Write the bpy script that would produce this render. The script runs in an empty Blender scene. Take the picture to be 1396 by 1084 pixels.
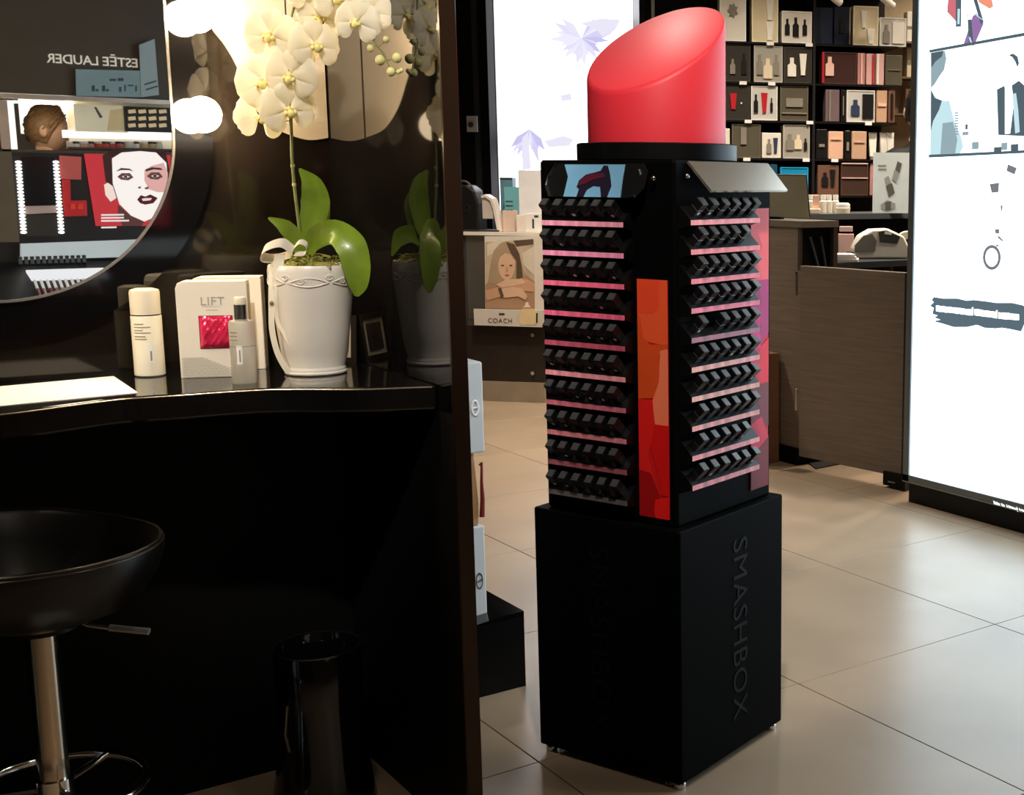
import bpy, math, random
import numpy as np
from mathutils import Vector, Matrix, Euler

random.seed(7)
rng = np.random.default_rng(7)
S = bpy.context.scene
COL = S.collection
R = math.radians

# ------------------------------------------------------------------ camera
F, PITCH, ROLL, CX, CY, HC, YAW = 1776.0, R(9.39), R(.47), 1102.0, 542.0, 1.35, R(39.4)


def cam_basis():
    cp, sp = math.cos(PITCH), math.sin(PITCH)
    fwd = np.array([0, cp, -sp]); right = np.array([1., 0, 0]); up = np.array([0, sp, cp])
    c, s = math.cos(ROLL), math.sin(ROLL)
    r, u = c * right + s * up, -s * right + c * up
    m = np.array([[math.cos(YAW), math.sin(YAW), 0], [-math.sin(YAW), math.cos(YAW), 0], [0, 0, 1.]])
    return m @ r, m @ u, m @ fwd


CR, CU, CW = cam_basis()
CPOS = np.array([0, 0, HC])
FLAT = np.array([math.sin(YAW), math.cos(YAW), 0])      # level forward direction
cd = bpy.data.cameras.new('camera')
cam = bpy.data.objects.new('camera', cd); COL.objects.link(cam)
cd.sensor_width = 36.0; cd.lens = F / 1396 * 36.0
cd.shift_x = (698 - CX) / 1396; cd.shift_y = 0
cd.clip_start = .02
cam.matrix_world = Matrix(((CR[0], CU[0], -CW[0], 0), (CR[1], CU[1], -CW[1], 0), (CR[2], CU[2], -CW[2], HC), (0, 0, 0, 1)))
S.camera = cam

# ------------------------------------------------------------------ world / view
w = bpy.data.worlds.new('world'); S.world = w; w.use_nodes = True
w.node_tree.nodes['Background'].inputs[0].default_value = (1, .93, .85, 1)
w.node_tree.nodes['Background'].inputs[1].default_value = .25
S.view_settings.view_transform = 'Standard'
S.view_settings.look = 'None'
S.view_settings.exposure = 0.12
S.view_settings.gamma = 1.0
S.view_settings.use_curve_mapping = False
try:
    S.cycles.use_denoising = True
    S.cycles.max_bounces = 10
    S.cycles.glossy_bounces = 6
    S.cycles.transmission_bounces = 8
    S.cycles.sample_clamp_indirect = 6
except Exception:
    pass


# ------------------------------------------------------------------ pixel -> world
def ray(x, y):
    return (x - CX) / F * CR - (y - CY) / F * CU + CW


def at(x, y, D):            # at level camera depth D
    d = ray(x, y); return CPOS + d * (D / (d @ FLAT))


def onz(x, y, z):
    d = ray(x, y); return CPOS + d * ((z - HC) / d[2])


def onX(x, y, X):
    d = ray(x, y); return CPOS + d * (X / d[0])


def onY(x, y, Y):
    d = ray(x, y); return CPOS + d * (Y / d[1])


def depth(p):
    return float(np.dot(np.array(p)[:2], FLAT[:2]))


# ------------------------------------------------------------------ materials
def lin(c):
    c = c / 255.0
    return c / 12.92 if c <= .04045 else ((c + .055) / 1.055) ** 2.4


def rgb(t):
    return (lin(t[0]), lin(t[1]), lin(t[2]), 1)


MATS = {}


def M(name, col, rough=.5, metal=0, ior=1.45, var=.06, scale=9.0, bump=0.0, emit=None, estr=0, trans=0, coat=0, alpha=1, aniso=None, sss=0):
    if name in MATS:
        return MATS[name]
    m = bpy.data.materials.new(name); m.use_nodes = True
    nt = m.node_tree; b = nt.nodes['Principled BSDF']
    base = rgb(col)
    b.inputs['Roughness'].default_value = rough
    b.inputs['Metallic'].default_value = metal
    b.inputs['IOR'].default_value = ior
    b.inputs['Transmission Weight'].default_value = trans
    b.inputs['Coat Weight'].default_value = coat
    b.inputs['Alpha'].default_value = alpha
    if sss:
        b.inputs['Subsurface Weight'].default_value = sss
        b.inputs['Subsurface Radius'].default_value = (.02, .02, .015)
    tc = nt.nodes.new('ShaderNodeTexCoord')
    no = nt.nodes.new('ShaderNodeTexNoise'); no.inputs['Scale'].default_value = scale
    no.inputs['Detail'].default_value = 3
    if aniso:
        mp = nt.nodes.new('ShaderNodeMapping'); mp.inputs['Scale'].default_value = aniso
        nt.links.new(tc.outputs['Object'], mp.inputs['Vector']); nt.links.new(mp.outputs['Vector'], no.inputs['Vector'])
    else:
        nt.links.new(tc.outputs['Object'], no.inputs['Vector'])
    rp = nt.nodes.new('ShaderNodeValToRGB')
    rp.color_ramp.elements[0].position = .3; rp.color_ramp.elements[1].position = .7
    rp.color_ramp.elements[0].color = tuple(max(0, base[i] * (1 - var)) for i in range(3)) + (1,)
    rp.color_ramp.elements[1].color = tuple(min(1, base[i] * (1 + var)) for i in range(3)) + (1,)
    nt.links.new(no.outputs['Fac'], rp.inputs['Fac'])
    nt.links.new(rp.outputs['Color'], b.inputs['Base Color'])
    if bump:
        bp = nt.nodes.new('ShaderNodeBump'); bp.inputs['Strength'].default_value = bump; bp.inputs['Distance'].default_value = .004
        nt.links.new(no.outputs['Fac'], bp.inputs['Height']); nt.links.new(bp.outputs['Normal'], b.inputs['Normal'])
    if emit is not None:
        b.inputs['Emission Color'].default_value = rgb(emit)
        b.inputs['Emission Strength'].default_value = estr
    MATS[name] = m
    return m


def EM(name, col, strength):
    if name in MATS:
        return MATS[name]
    m = bpy.data.materials.new(name); m.use_nodes = True
    nt = m.node_tree; nt.nodes.remove(nt.nodes['Principled BSDF'])
    e = nt.nodes.new('ShaderNodeEmission'); e.inputs[0].default_value = rgb(col); e.inputs[1].default_value = strength
    nt.links.new(e.outputs[0], nt.nodes['Material Output'].inputs[0])
    MATS[name] = m
    return m


BLACK_GLOSS = M('black_glass', (9, 8, 8), .045, ior=1.75, var=.2)
BLACK_WALL = M('black_wall_glass', (24, 19, 15), .08, ior=1.42, var=.2)
BLACK_SIDE = M('black_side_glass', (9, 8, 8), .035, ior=1.72, var=.2)
BLACK_GLOSS2 = M('black_lacquer', (12, 11, 11), .09, ior=1.6, var=.2)
BLACK_SATIN = M('black_satin', (7, 7, 7), .38, ior=1.3, var=.2)
BLACK_MATT = M('black_matt', (7, 7, 7), .6, ior=1.25, var=.2)
CASE_BLACK = M('case_black', (12, 12, 12), .35, ior=1.5, var=.15)
CHROME = M('chrome', (225, 222, 218), .12, metal=1, var=.02)
STEEL = M('brushed_steel', (190, 185, 178), .28, metal=1, var=.06, scale=40, aniso=(1, 1, 30))
MIRROR = M('mirror_silver', (240, 242, 242), .008, metal=1, var=0)
WHITE_PAPER = M('white_paper', (246, 244, 240), .55, var=.015)
CREAM = M('cream_plastic', (232, 222, 200), .35, var=.02)
WHITE_CER = M('white_ceramic', (228, 222, 212), .25, var=.03, coat=.3)


# ------------------------------------------------------------------ mesh builder
class MB:
    def __init__(s):
        s.v = []; s.f = []

    def add(s, vs, fs):
        o = len(s.v); s.v += [tuple(map(float, p)) for p in vs]; s.f += [tuple(i + o for i in f) for f in fs]; return s

    def box(s, a, b):
        (x0, y0, z0), (x1, y1, z1) = a, b
        x0, x1 = min(x0, x1), max(x0, x1); y0, y1 = min(y0, y1), max(y0, y1); z0, z1 = min(z0, z1), max(z0, z1)
        return s.add([(x0, y0, z0), (x1, y0, z0), (x1, y1, z0), (x0, y1, z0), (x0, y0, z1), (x1, y0, z1), (x1, y1, z1), (x0, y1, z1)],
                     [(0, 3, 2, 1), (4, 5, 6, 7), (0, 1, 5, 4), (1, 2, 6, 5), (2, 3, 7, 6), (3, 0, 4, 7)])

    def bbox(s, a, b, r=.004):      # box with chamfered upright edges and top rim
        (x0, y0, z0), (x1, y1, z1) = a, b

        def ring(i, z):
            return [(x0 + i + r, y0 + i, z), (x1 - i - r, y0 + i, z), (x1 - i, y0 + i + r, z), (x1 - i, y1 - i - r, z),
                    (x1 - i - r, y1 - i, z), (x0 + i + r, y1 - i, z), (x0 + i, y1 - i - r, z), (x0 + i, y0 + i + r, z)]
        vs = ring(r * .6, z0) + ring(0, z0 + r) + ring(0, z1 - r) + ring(r * .6, z1)
        fs = [tuple(range(7, -1, -1)), tuple(range(24, 32))]
        for k in range(3):
            for i in range(8):
                j = (i + 1) % 8; fs.append((k * 8 + i, k * 8 + j, k * 8 + 8 + j, k * 8 + 8 + i))
        return s.add(vs, fs)

    def prism(s, poly, ext, fn):    # poly 2d list; fn(u,v,w) -> xyz ; w 0..ext
        n = len(poly)
        ar = sum(poly[i][0] * poly[(i + 1) % n][1] - poly[(i + 1) % n][0] * poly[i][1] for i in range(n))
        if ar < 0:
            poly = poly[::-1]
        vs = [fn(u, v, 0) for u, v in poly] + [fn(u, v, ext) for u, v in poly]
        fs = [tuple(range(n - 1, -1, -1)), tuple(range(n, 2 * n))]
        for i in range(n):
            j = (i + 1) % n; fs.append((i, j, n + j, n + i))
        return s.add(vs, fs)

    def lathe(s, prof, n=32, c=(0, 0, 0), cap=True):    # prof [(r,z)]
        vs = []; fs = []
        for r, z in prof:
            for i in range(n):
                a = 2 * math.pi * i / n
                vs.append((c[0] + r * math.cos(a), c[1] + r * math.sin(a), c[2] + z))
        for k in range(len(prof) - 1):
            for i in range(n):
                j = (i + 1) % n
                fs.append((k * n + i, k * n + j, (k + 1) * n + j, (k + 1) * n + i))
        if cap:
            fs.append(tuple(range(n - 1, -1, -1)))
            fs.append(tuple((len(prof) - 1) * n + i for i in range(n)))
        return s.add(vs, fs)

    def tube(s, pts, r, n=10, closed=False):
        pts = [Vector(p) for p in pts]; m = len(pts)
        rr = r if isinstance(r, (list, tuple)) else [r] * m
        vs = []; fs = []; up = None
        for k, p in enumerate(pts):
            if closed:
                t = pts[(k + 1) % m] - pts[k - 1]
            else:
                t = pts[min(k + 1, m - 1)] - pts[max(k - 1, 0)]
            t.normalize()
            if up is None:
                up = Vector((0, 0, 1)) if abs(t.z) < .9 else Vector((1, 0, 0))
            u = (up - t * up.dot(t)); u.normalize(); up = u
            v = t.cross(u)
            for i in range(n):
                a = 2 * math.pi * i / n
                vs.append(p + (u * math.cos(a) + v * math.sin(a)) * rr[k])
        for k in range(m if closed else m - 1):
            k2 = (k + 1) % m
            for i in range(n):
                j = (i + 1) % n
                fs.append((k * n + i, k * n + j, k2 * n + j, k2 * n + i))
        if not closed:
            fs.append(tuple(range(n - 1, -1, -1))); fs.append(tuple((m - 1) * n + i for i in range(n)))
        return s.add(vs, fs)

    def sphere(s, c, r, n=14, m=9, sc=(1, 1, 1)):
        vs = [(c[0], c[1], c[2] - r * sc[2])]; fs = []
        for k in range(1, m):
            ph = -math.pi / 2 + math.pi * k / m
            for i in range(n):
                a = 2 * math.pi * i / n
                vs.append((c[0] + r * sc[0] * math.cos(ph) * math.cos(a), c[1] + r * sc[1] * math.cos(ph) * math.sin(a), c[2] + r * sc[2] * math.sin(ph)))
        vs.append((c[0], c[1], c[2] + r * sc[2])); t = len(vs) - 1
        for i in range(n):
            j = (i + 1) % n
            fs.append((0, 1 + j, 1 + i)); fs.append((t, 1 + (m - 2) * n + i, 1 + (m - 2) * n + j))
            for k in range(m - 2):
                fs.append((1 + k * n + i, 1 + k * n + j, 1 + (k + 1) * n + j, 1 + (k + 1) * n + i))
        return s.add(vs, fs)

    def strip(s, spine, across, width, thick=.0012):     # ribbon along spine; across = vectors or one vector
        n = len(spine); vs = []; fs = []
        for k, p in enumerate(spine):
            p = Vector(p); a = Vector(across[k] if isinstance(across, list) else across).normalized()
            wd = width[k] if isinstance(width, (list, tuple)) else width
            t = Vector(spine[min(k + 1, n - 1)]) - Vector(spine[max(k - 1, 0)])
            nn = t.cross(a); nn = nn.normalized() * thick / 2 if nn.length else Vector((0, 0, thick / 2))
            for sa, sn in ((-1, -1), (1, -1), (1, 1), (-1, 1)):
                vs.append(p + a * wd / 2 * sa + nn * sn)
        for k in range(n - 1):
            for i in range(4):
                j = (i + 1) % 4; fs.append((k * 4 + i, k * 4 + j, k * 4 + 4 + j, k * 4 + 4 + i))
        fs.append((3, 2, 1, 0)); fs.append(tuple((n - 1) * 4 + i for i in range(4)))
        return s.add(vs, fs)

    def mesh(s, name, org=(0, 0, 0), smooth=False):
        me = bpy.data.meshes.new(name)
        ox, oy, oz = map(float, org)
        me.from_pydata([(x - ox, y - oy, z - oz) for x, y, z in s.v], [], s.f)
        me.update()
        import bmesh
        bm = bmesh.new(); bm.from_mesh(me); bmesh.ops.recalc_face_normals(bm, faces=bm.faces); bm.to_mesh(me); bm.free()
        if smooth:
            for p in me.polygons:
                p.use_smooth = True
            if smooth != 'all':
                try:
                    me.set_sharp_from_angle(angle=R(40))
                except Exception:
                    pass
        return me

    def build(s, name, mat, parent=None, smooth=False, org=None, label=None, bevel=0):
        if org is None:
            org = ORG.get(parent.name, (0, 0, 0)) if parent else (0, 0, 0)
        me = s.mesh(name, org, smooth); me.materials.append(mat)
        o = bpy.data.objects.new(name, me); COL.objects.link(o)
        if parent:
            o.parent = parent; ORG[o.name] = org
        if label:
            o['label'] = label
        if bevel:
            md = o.modifiers.new('bevel', 'BEVEL'); md.width = bevel; md.segments = 2; md.limit_method = 'ANGLE'
            md.harden_normals = False
        return o


ORG = {}
LABELS = set()


def tag(o, label, cat, group=None, kind=None):
    o['label'] = label; o['category'] = cat
    if group:
        o['group'] = group
    if kind:
        o['kind'] = kind
    return o


def thing(name, label, cat, loc=(0, 0, 0), rz=0.0, group=None, world=False):
    o = bpy.data.objects.new(name, None); COL.objects.link(o)
    o.empty_display_size = .05
    o.location = [float(c) for c in loc]; o.rotation_euler = (0, 0, rz)
    if world:
        ORG[o.name] = tuple(float(c) for c in loc)
    return tag(o, label, cat, group)


def struct(mb, name, mat, smooth=False, label=None, org=(0, 0, 0)):
    o = mb.build(name, mat, None, smooth, org=org); o.location = org
    o['kind'] = 'structure'
    if label:
        o['label'] = label
    return o


def copy_part(src, parent):
    c = src.copy(); COL.objects.link(c); c.parent = parent
    return c


def text(name, body, size, mat, parent, loc, rot, extrude=.0015, align='CENTER', spacing=1.0, bold=0):
    cu = bpy.data.curves.new(name, 'FONT'); cu.body = body; cu.size = size; cu.extrude = extrude
    cu.align_x = align; cu.align_y = 'CENTER'; cu.space_character = spacing; cu.offset = bold
    cu.resolution_u = 3
    tmp = bpy.data.objects.new(name, cu); COL.objects.link(tmp)
    dg = bpy.context.evaluated_depsgraph_get()
    me = bpy.data.meshes.new_from_object(tmp.evaluated_get(dg)); me.name = name
    bpy.data.objects.remove(tmp)
    me.materials.clear(); me.materials.append(mat)
    o = bpy.data.objects.new(name, me); COL.objects.link(o)
    if parent:
        o.parent = parent
        org = ORG.get(parent.name, (0, 0, 0)); ORG[o.name] = org
        loc = [loc[i] - org[i] for i in range(3)]
    o.location = loc; o.rotation_euler = rot
    return o


def catmull(pts, n=6):
    P = [np.array(p, float) for p in pts]; P = [2 * P[0] - P[1]] + P + [2 * P[-1] - P[-2]]
    out = []
    for i in range(1, len(P) - 2):
        for k in range(n):
            t = k / n; a, b, c, d = P[i - 1:i + 3]
            out.append(.5 * ((2 * b) + (c - a) * t + (2 * a - 5 * b + 4 * c - d) * t * t + (3 * b - a - 3 * c + d) * t ** 3))
    out.append(P[-2]); return out


# ================================================================== STRUCTURE
# floor: tiles laid on the grid read from the photograph's joints
TX, TY, GX, GY = .784, .82, 2.912, 2.624
TILE = M('porcelain_tile', (160, 140, 118), .2, ior=1.5, var=.12, scale=2.2)
_nt = TILE.node_tree
_geo = _nt.nodes.new('ShaderNodeNewGeometry')
for _k in [n_ for n_ in _nt.nodes if n_.type == 'TEX_NOISE']:
    _nt.links.new(_geo.outputs['Position'], _k.inputs['Vector'])
_oi = _nt.nodes.new('ShaderNodeObjectInfo'); _hs = _nt.nodes.new('ShaderNodeHueSaturation')
_mr = _nt.nodes.new('ShaderNodeMapRange'); _mr.inputs[3].default_value = .93; _mr.inputs[4].default_value = 1.06
_nt.links.new(_oi.outputs['Random'], _mr.inputs[0]); _nt.links.new(_mr.outputs[0], _hs.inputs['Value'])
_b = _nt.nodes['Principled BSDF']; _src = _b.inputs['Base Color'].links[0].from_socket
_nt.links.new(_src, _hs.inputs['Color']); _nt.links.new(_hs.outputs[0], _b.inputs['Base Color'])
_rn = _nt.nodes.new('ShaderNodeTexNoise'); _rn.inputs['Scale'].default_value = 5
_rr = _nt.nodes.new('ShaderNodeMapRange'); _rr.inputs[3].default_value = .27; _rr.inputs[4].default_value = .36
_nt.links.new(_geo.outputs['Position'], _rn.inputs['Vector'])
_nt.links.new(_rn.outputs['Fac'], _rr.inputs[0]); _nt.links.new(_rr.outputs[0], _b.inputs['Roughness'])
GROUT = M('pale_grout', (176, 158, 136), .8)
floor = struct(MB().box((-3, -3.6, -.06), (10, 11, -.006)), 'floor', GROUT, label='beige porcelain tiled shop floor with thin joints')
tm = MB().bbox((.0015, .0015, -.006), (TX - .0015, TY - .0015, 0), .0012).mesh('floor_tile'); tm.materials.append(TILE)
ntile = 0
for i in range(-6, 9):
    for j in range(-6, 11):
        x, y = GX + TX * i, GY + TY * j
        if x < -2.2 or x > 9.2 or y > 10.4:
            continue
        o = bpy.data.objects.new('floor_tile', tm); COL.objects.link(o); o.parent = floor; o.location = (x, y, 0); ntile += 1

CEIL = M('ceiling_paint', (120, 112, 102), .7)
struct(MB().box((-3, -3.6, 3.2), (10, 11, 3.3)), 'ceiling', CEIL, label='dim warm grey shop ceiling')
WARM = M('warm_wall_paint', (150, 132, 112), .7)
DARKW = M('dark_wall_panel', (38, 34, 32), .5)
struct(MB().box((-3.1, -3.7, 0), (-3, 11, 3.2)), 'wall_left', DARKW, label='dark panelled wall beside the station')
struct(MB().box((10, -3.7, 0), (10.1, 11, 3.2)), 'wall_right', WARM, label='warm beige painted wall')
struct(MB().box((-3.1, 11, 0), (10.1, 11.1, 3.2)), 'wall_back', WARM, label='warm beige wall at the end of the shop')
struct(MB().box((-3.1, -3.7, 0), (10.1, -3.6, 3.2)), 'wall_front', WARM, label='warm beige wall opposite the mirrors')

# makeup station niche: black glass back wall, side panel with a bronze edge trim
WY, SX = 2.96, 1.045
struct(MB().box((-.297, WY, .90), (SX + .03, WY + .05, 2.6)), 'wall_station', BLACK_WALL, label='black glass back wall of the makeup station')
struct(MB().box((-.297, WY, 0), (SX + .03, WY + .05, .90)), 'wall_station_lower', BLACK_MATT, label='matt black panel below the makeup counter')
struct(MB().box((SX, 2.36, 0), (SX + .03, WY, .90)), 'wall_side_lower', BLACK_MATT, label='matt black lower half of the side panel')
struct(MB().box((SX, 2.36, .90), (SX + .03, WY, 2.6)), 'wall_side', BLACK_SIDE, label='black glass side panel of the makeup station')
struct(MB().box((-.297, 2.3515, 0), (-.267, WY, 2.6)), 'wall_side_far', BLACK_GLOSS, label='black glass panel at the far side of the station')
BRONZE = M('bronze_trim', (52, 36, 26), .22, metal=.6, var=.15, scale=3, aniso=(1, 1, .4))
struct(MB().bbox((SX - .001, 2.350, 0), (SX + .032, 2.3605, 2.6), .0015), 'trim_1', BRONZE, label='dark bronze edge post of the side panel')
struct(MB().bbox((-.299, 2.340, 0), (-.265, 2.3515, 2.6), .0015), 'trim_2', BRONZE, label='dark bronze edge post of the far side panel')

# ================================================================== LIGHTS (ceiling downlights)
LAMP_E = EM('lamp_disc', (255, 226, 190), 18)
RING_W = M('lamp_ring_white', (225, 222, 215), .4)


def downlight(x, y, power, color, label, name='ceiling_downlight', z=3.2, spot=R(120)):
    t = thing(name, label, 'ceiling lamp', (x, y, z), 0, 'downlights in the shop ceiling')
    MB().lathe([(.075, -.001), (.095, -.001), (.095, -.02), (.075, -.02), (.075, -.001)], 24, cap=False).build('ring', RING_W, t, True, org=(0, 0, 0))
    MB().lathe([(.074, -.004), (.074, -.008)], 24).build('lamp_disc', LAMP_E, t, org=(0, 0, 0))
    ld = bpy.data.lights.new('downlight', 'SPOT'); ld.energy = power; ld.color = color; ld.shadow_soft_size = .09
    ld.spot_size = spot; ld.spot_blend = .9
    lo = bpy.data.objects.new('downlight_light', ld); COL.objects.link(lo); lo.parent = t; lo.location = (0, 0, -.03)
    return t


WARMC = (1, .86, .70)
NEUT = (1, .92, .82)
for x, y, p, c, lb in [(2.45, 1.55, 40, NEUT, 'in front of the lipstick tower'), (3.1, 1.4, 24, WARMC, 'before the white light box'), (3.1, 3.8, 26, WARMC, 'between tower and cash desk'),
                       (.4, 1.6, 22, WARMC, 'before the makeup station'), (4.9, 4.0, 110, WARMC, 'above the desk gate'), (2.3, 6.0, 80, WARMC, 'behind the makeup station'),
                       (3.2, 6.2, 280, WARMC, 'before the glass showcase'), (5.3, 4.6, 230, WARMC, 'above the cash desk worktop'), (6.3, 4.3, 120, WARMC, 'before the gift shelves'),
                       (4.5, 5.6, 230, WARMC, 'before the left bay of the gift shelves'), (5.6, 5.2, 150, WARMC, 'before the right bay of the gift shelves'),
                       (6.15, 5.85, 110, WARMC, 'added before the beige shelf'), (1.3, .2, 40, NEUT, 'before the makeup counter seen in the mirror'), (4.4, -.8, 40, WARMC, 'over the open floor')]:  # the beige shelf downlight is added to brighten that shelf
    downlight(x, y, p, c, 'round recessed ceiling downlight ' + lb)


def accent(x, y, aim, power, cone, label):      # added spotlight, no known fixture, to brighten one display
    t = thing('added_spotlight', label, 'spotlight', (x, y, 3.2))
    d = (Vector(aim) - Vector((x, y, 3.05))).normalized()
    MB().tube([(0, 0, 0), (0, 0, -.15)], .012, 10).build('stem', BLACK_SATIN, t, True, org=(0, 0, 0))
    h = MB().tube([tuple(Vector((0, 0, -.15)) - d * .06), tuple(Vector((0, 0, -.15)) + d * .08)], .04, 18).build('head', BLACK_SATIN, t, True, org=(0, 0, 0))
    MB().tube([tuple(Vector((0, 0, -.15)) + d * .081), tuple(Vector((0, 0, -.15)) + d * .084)], .034, 18).build('lens', LAMP_E, h, True, org=(0, 0, 0))
    ld = bpy.data.lights.new('accent', 'SPOT'); ld.energy = power; ld.color = NEUT; ld.shadow_soft_size = .05; ld.spot_size = cone; ld.spot_blend = .6
    lo = bpy.data.objects.new('accent_light', ld); COL.objects.link(lo); lo.parent = t
    lo.location = Vector((0, 0, -.15)) + d * .1; lo.rotation_euler = d.to_track_quat('-Z', 'Y').to_euler()


accent(.75, 1.05, (1.63, 2.53, 1.22), 190, R(34), 'added black ceiling spotlight brightening the front of the lipstick tower')
accent(2.15, 3.8, (1.66, 2.56, 1.66), 34, R(30), 'added black ceiling spotlight brightening the slanted lipstick top')
accent(-.05, .9, (.85, 2.68, 1.40), 210, R(30), 'added black ceiling spotlight brightening the orchid on the counter')

# ================================================================== LIGHT BOX PANEL (right)
PXX = 3.79
LB = EM('backlit_white', (214, 238, 252), 3.4)
FRAME_GREY = M('frame_grey', (112, 119, 123), .4, metal=.3)
PRINT_DARK = EM('print_slate', (88, 106, 116), 1.0)
t = thing('light_box_panel', 'tall glowing white advertising light box standing on a black plinth', 'light box', (PXX + .1, 2.6, 0), 0, world=True)
y0, y1, z0, z1 = 1.0, 3.957, .088, 2.55
MB().box((PXX, y0, .0), (PXX + .24, 3.93, .085)).build('plinth', BLACK_SATIN, t)
MB().box((PXX + .02, y0 + .01, z0), (PXX + .22, y1 - .01, z1)).build('case', M('case_grey', (40, 43, 46), .5), t)
f = MB()
f.box((PXX - .012, y0, z0), (PXX + .02, y1, z0 + .032)); f.box((PXX - .012, y0, z1 - .03), (PXX + .02, y1, z1))
f.box((PXX - .012, y1 - .034, z0), (PXX + .02, y1, z1)); f.box((PXX - .012, y0, z0), (PXX + .02, y0 + .03, z1))
f.build('frame', FRAME_GREY, t)
MB().box((PXX - .014, y0, z0), (PXX - .011, y1, z0 + .004)).build('edge_strip', M('edge_silver', (150, 156, 160), .3, metal=.8), t)
MB().box((PXX - .004, y0 + .03, z0 + .03), (PXX + .012, y1 - .033, z1 - .03)).build('lit_screen', LB, t)


def lb_poly(name, pts, mat, lift=.005, par=t):
    q = [onX(x, y, PXX - lift) for x, y in pts]
    return MB().prism([(p[1], p[2]) for p in q], .0008, lambda u, v, k: (PXX - lift + k, u, v)).build(name, mat, par)


# black and white photograph
E_PALE = EM('print_pale', (240, 248, 250), 2.4); E_MID = EM('print_blue_grey', (140, 160, 168), 1.1); E_DK = EM('print_dark', (82, 98, 106), 1.0)
E_TEAL = EM('print_teal', (172, 200, 206), 1.3)
# the print runs a little beyond the frame to keep its true width
ph = lb_poly('photo_print', [(1267, 70), (1470, 35), (1476, 202), (1266, 213)], E_PALE, .0046)
lb_poly('photo_border', [(1267, 68), (1470, 31), (1470, 36), (1267, 72)], E_DK, .0066, ph)
lb_poly('photo_border', [(1266, 211), (1476, 201), (1476, 205), (1266, 215)], E_DK, .0066, ph)
lb_poly('hair', [(1269, 72), (1288, 69), (1290, 80), (1287, 95), (1280, 105), (1274, 115), (1269, 120)], E_MID, .0058, ph)
lb_poly('hair', [(1269, 72), (1286, 69), (1284, 77), (1275, 84), (1270, 92)], E_DK, .0064, ph)
lb_poly('shirt', [(1269, 122), (1276, 134), (1287, 138), (1294, 137), (1297, 150), (1301, 165), (1310, 186), (1313, 200), (1308, 210), (1268, 212)], E_TEAL, .0058, ph)
lb_poly('shirt_shadow', [(1269, 122), (1274, 133), (1284, 137), (1280, 150), (1272, 165), (1269, 178)], E_DK, .0064, ph)
lb_poly('shirt_shadow', [(1285, 168), (1299, 166), (1305, 190), (1302, 209), (1282, 210)], E_MID, .0064, ph)
for k in range(9):
    lb_poly('comb_tooth', [(1301, 153 + 3.6 * k), (1306, 153 + 3.6 * k), (1307, 155 + 3.6 * k), (1302, 155 + 3.6 * k)], E_MID, .0064, ph)
lb_poly('figure_coat', [(1359, 122), (1369, 117), (1372, 128), (1376, 118), (1380, 116), (1389, 110), (1400, 120), (1404, 186), (1361, 184)], E_DK, .0058, ph)
lb_poly('figure_shirt', [(1370, 118), (1379, 116), (1382, 140), (1377, 182), (1370, 183)], E_PALE, .0064, ph)
lb_poly('figure_sleeve', [(1380, 128), (1385, 127), (1388, 150), (1390, 180), (1384, 182)], E_TEAL, .0066, ph)
lb_poly('figure_hair', [(1375, 75), (1381, 73), (1387, 77), (1389, 86), (1387, 92), (1384, 84), (1380, 78)], E_DK, .0064, ph)
for a, b, c, d_, mt in [(1325, 194, 1334, 204, E_MID), (1355, 201, 1365, 209, E_DK), (1365, 195, 1373, 205, E_MID), (1378, 197, 1388, 208, E_DK), (1316, 170, 1319, 177, E_DK), (1312, 180, 1320, 185, E_MID)]:
    lb_poly('tabletop_item', [(a, b), (c, b - 1), (c, d_ - 1), (a, d_)], mt, .0064, ph)
# lipstick swatches at the top
for pts, cl in [([(1295, -30), (1303, -30), (1303, 29), (1291, 16)], (206, 112, 120)), ([(1326, 22), (1331, 18), (1341, 32), (1328, 62), (1313, 62)], (150, 112, 166)),
                ([(1332, -20), (1350, -12), (1354, 9), (1349, 12), (1334, 3)], (238, 150, 120)), ([(1318, 10), (1321, 24), (1319, 24)], (230, 190, 200))]:
    lb_poly('colour_swatch', pts, EM('swatch_%d' % cl[1] + str(cl[0]), cl, 1.0), .0052)
for pts in [[(1303, -25), (1311, -25), (1310, 36), (1303, 37)], [(1319, 27), (1324, 26), (1327, 61), (1321, 62)], [(1324, -10), (1330, -8), (1341, 30), (1337, 33)]]:
    b_ = lb_poly('printed_lipstick', pts, E_DK, .0060)
    (ax, ay), (bx_, by), (cx_, cy_), (dx, dy) = pts
    lb_poly('highlight', [(ax * .7 + bx_ * .3, (ay + dy) / 2 + 6), (ax * .3 + bx_ * .7, (ay + dy) / 2 + 6), (cx_ * .7 + dx * .3, cy_ - 3), (cx_ * .3 + dx * .7, cy_ - 3)], E_TEAL, .0068, b_)
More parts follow.
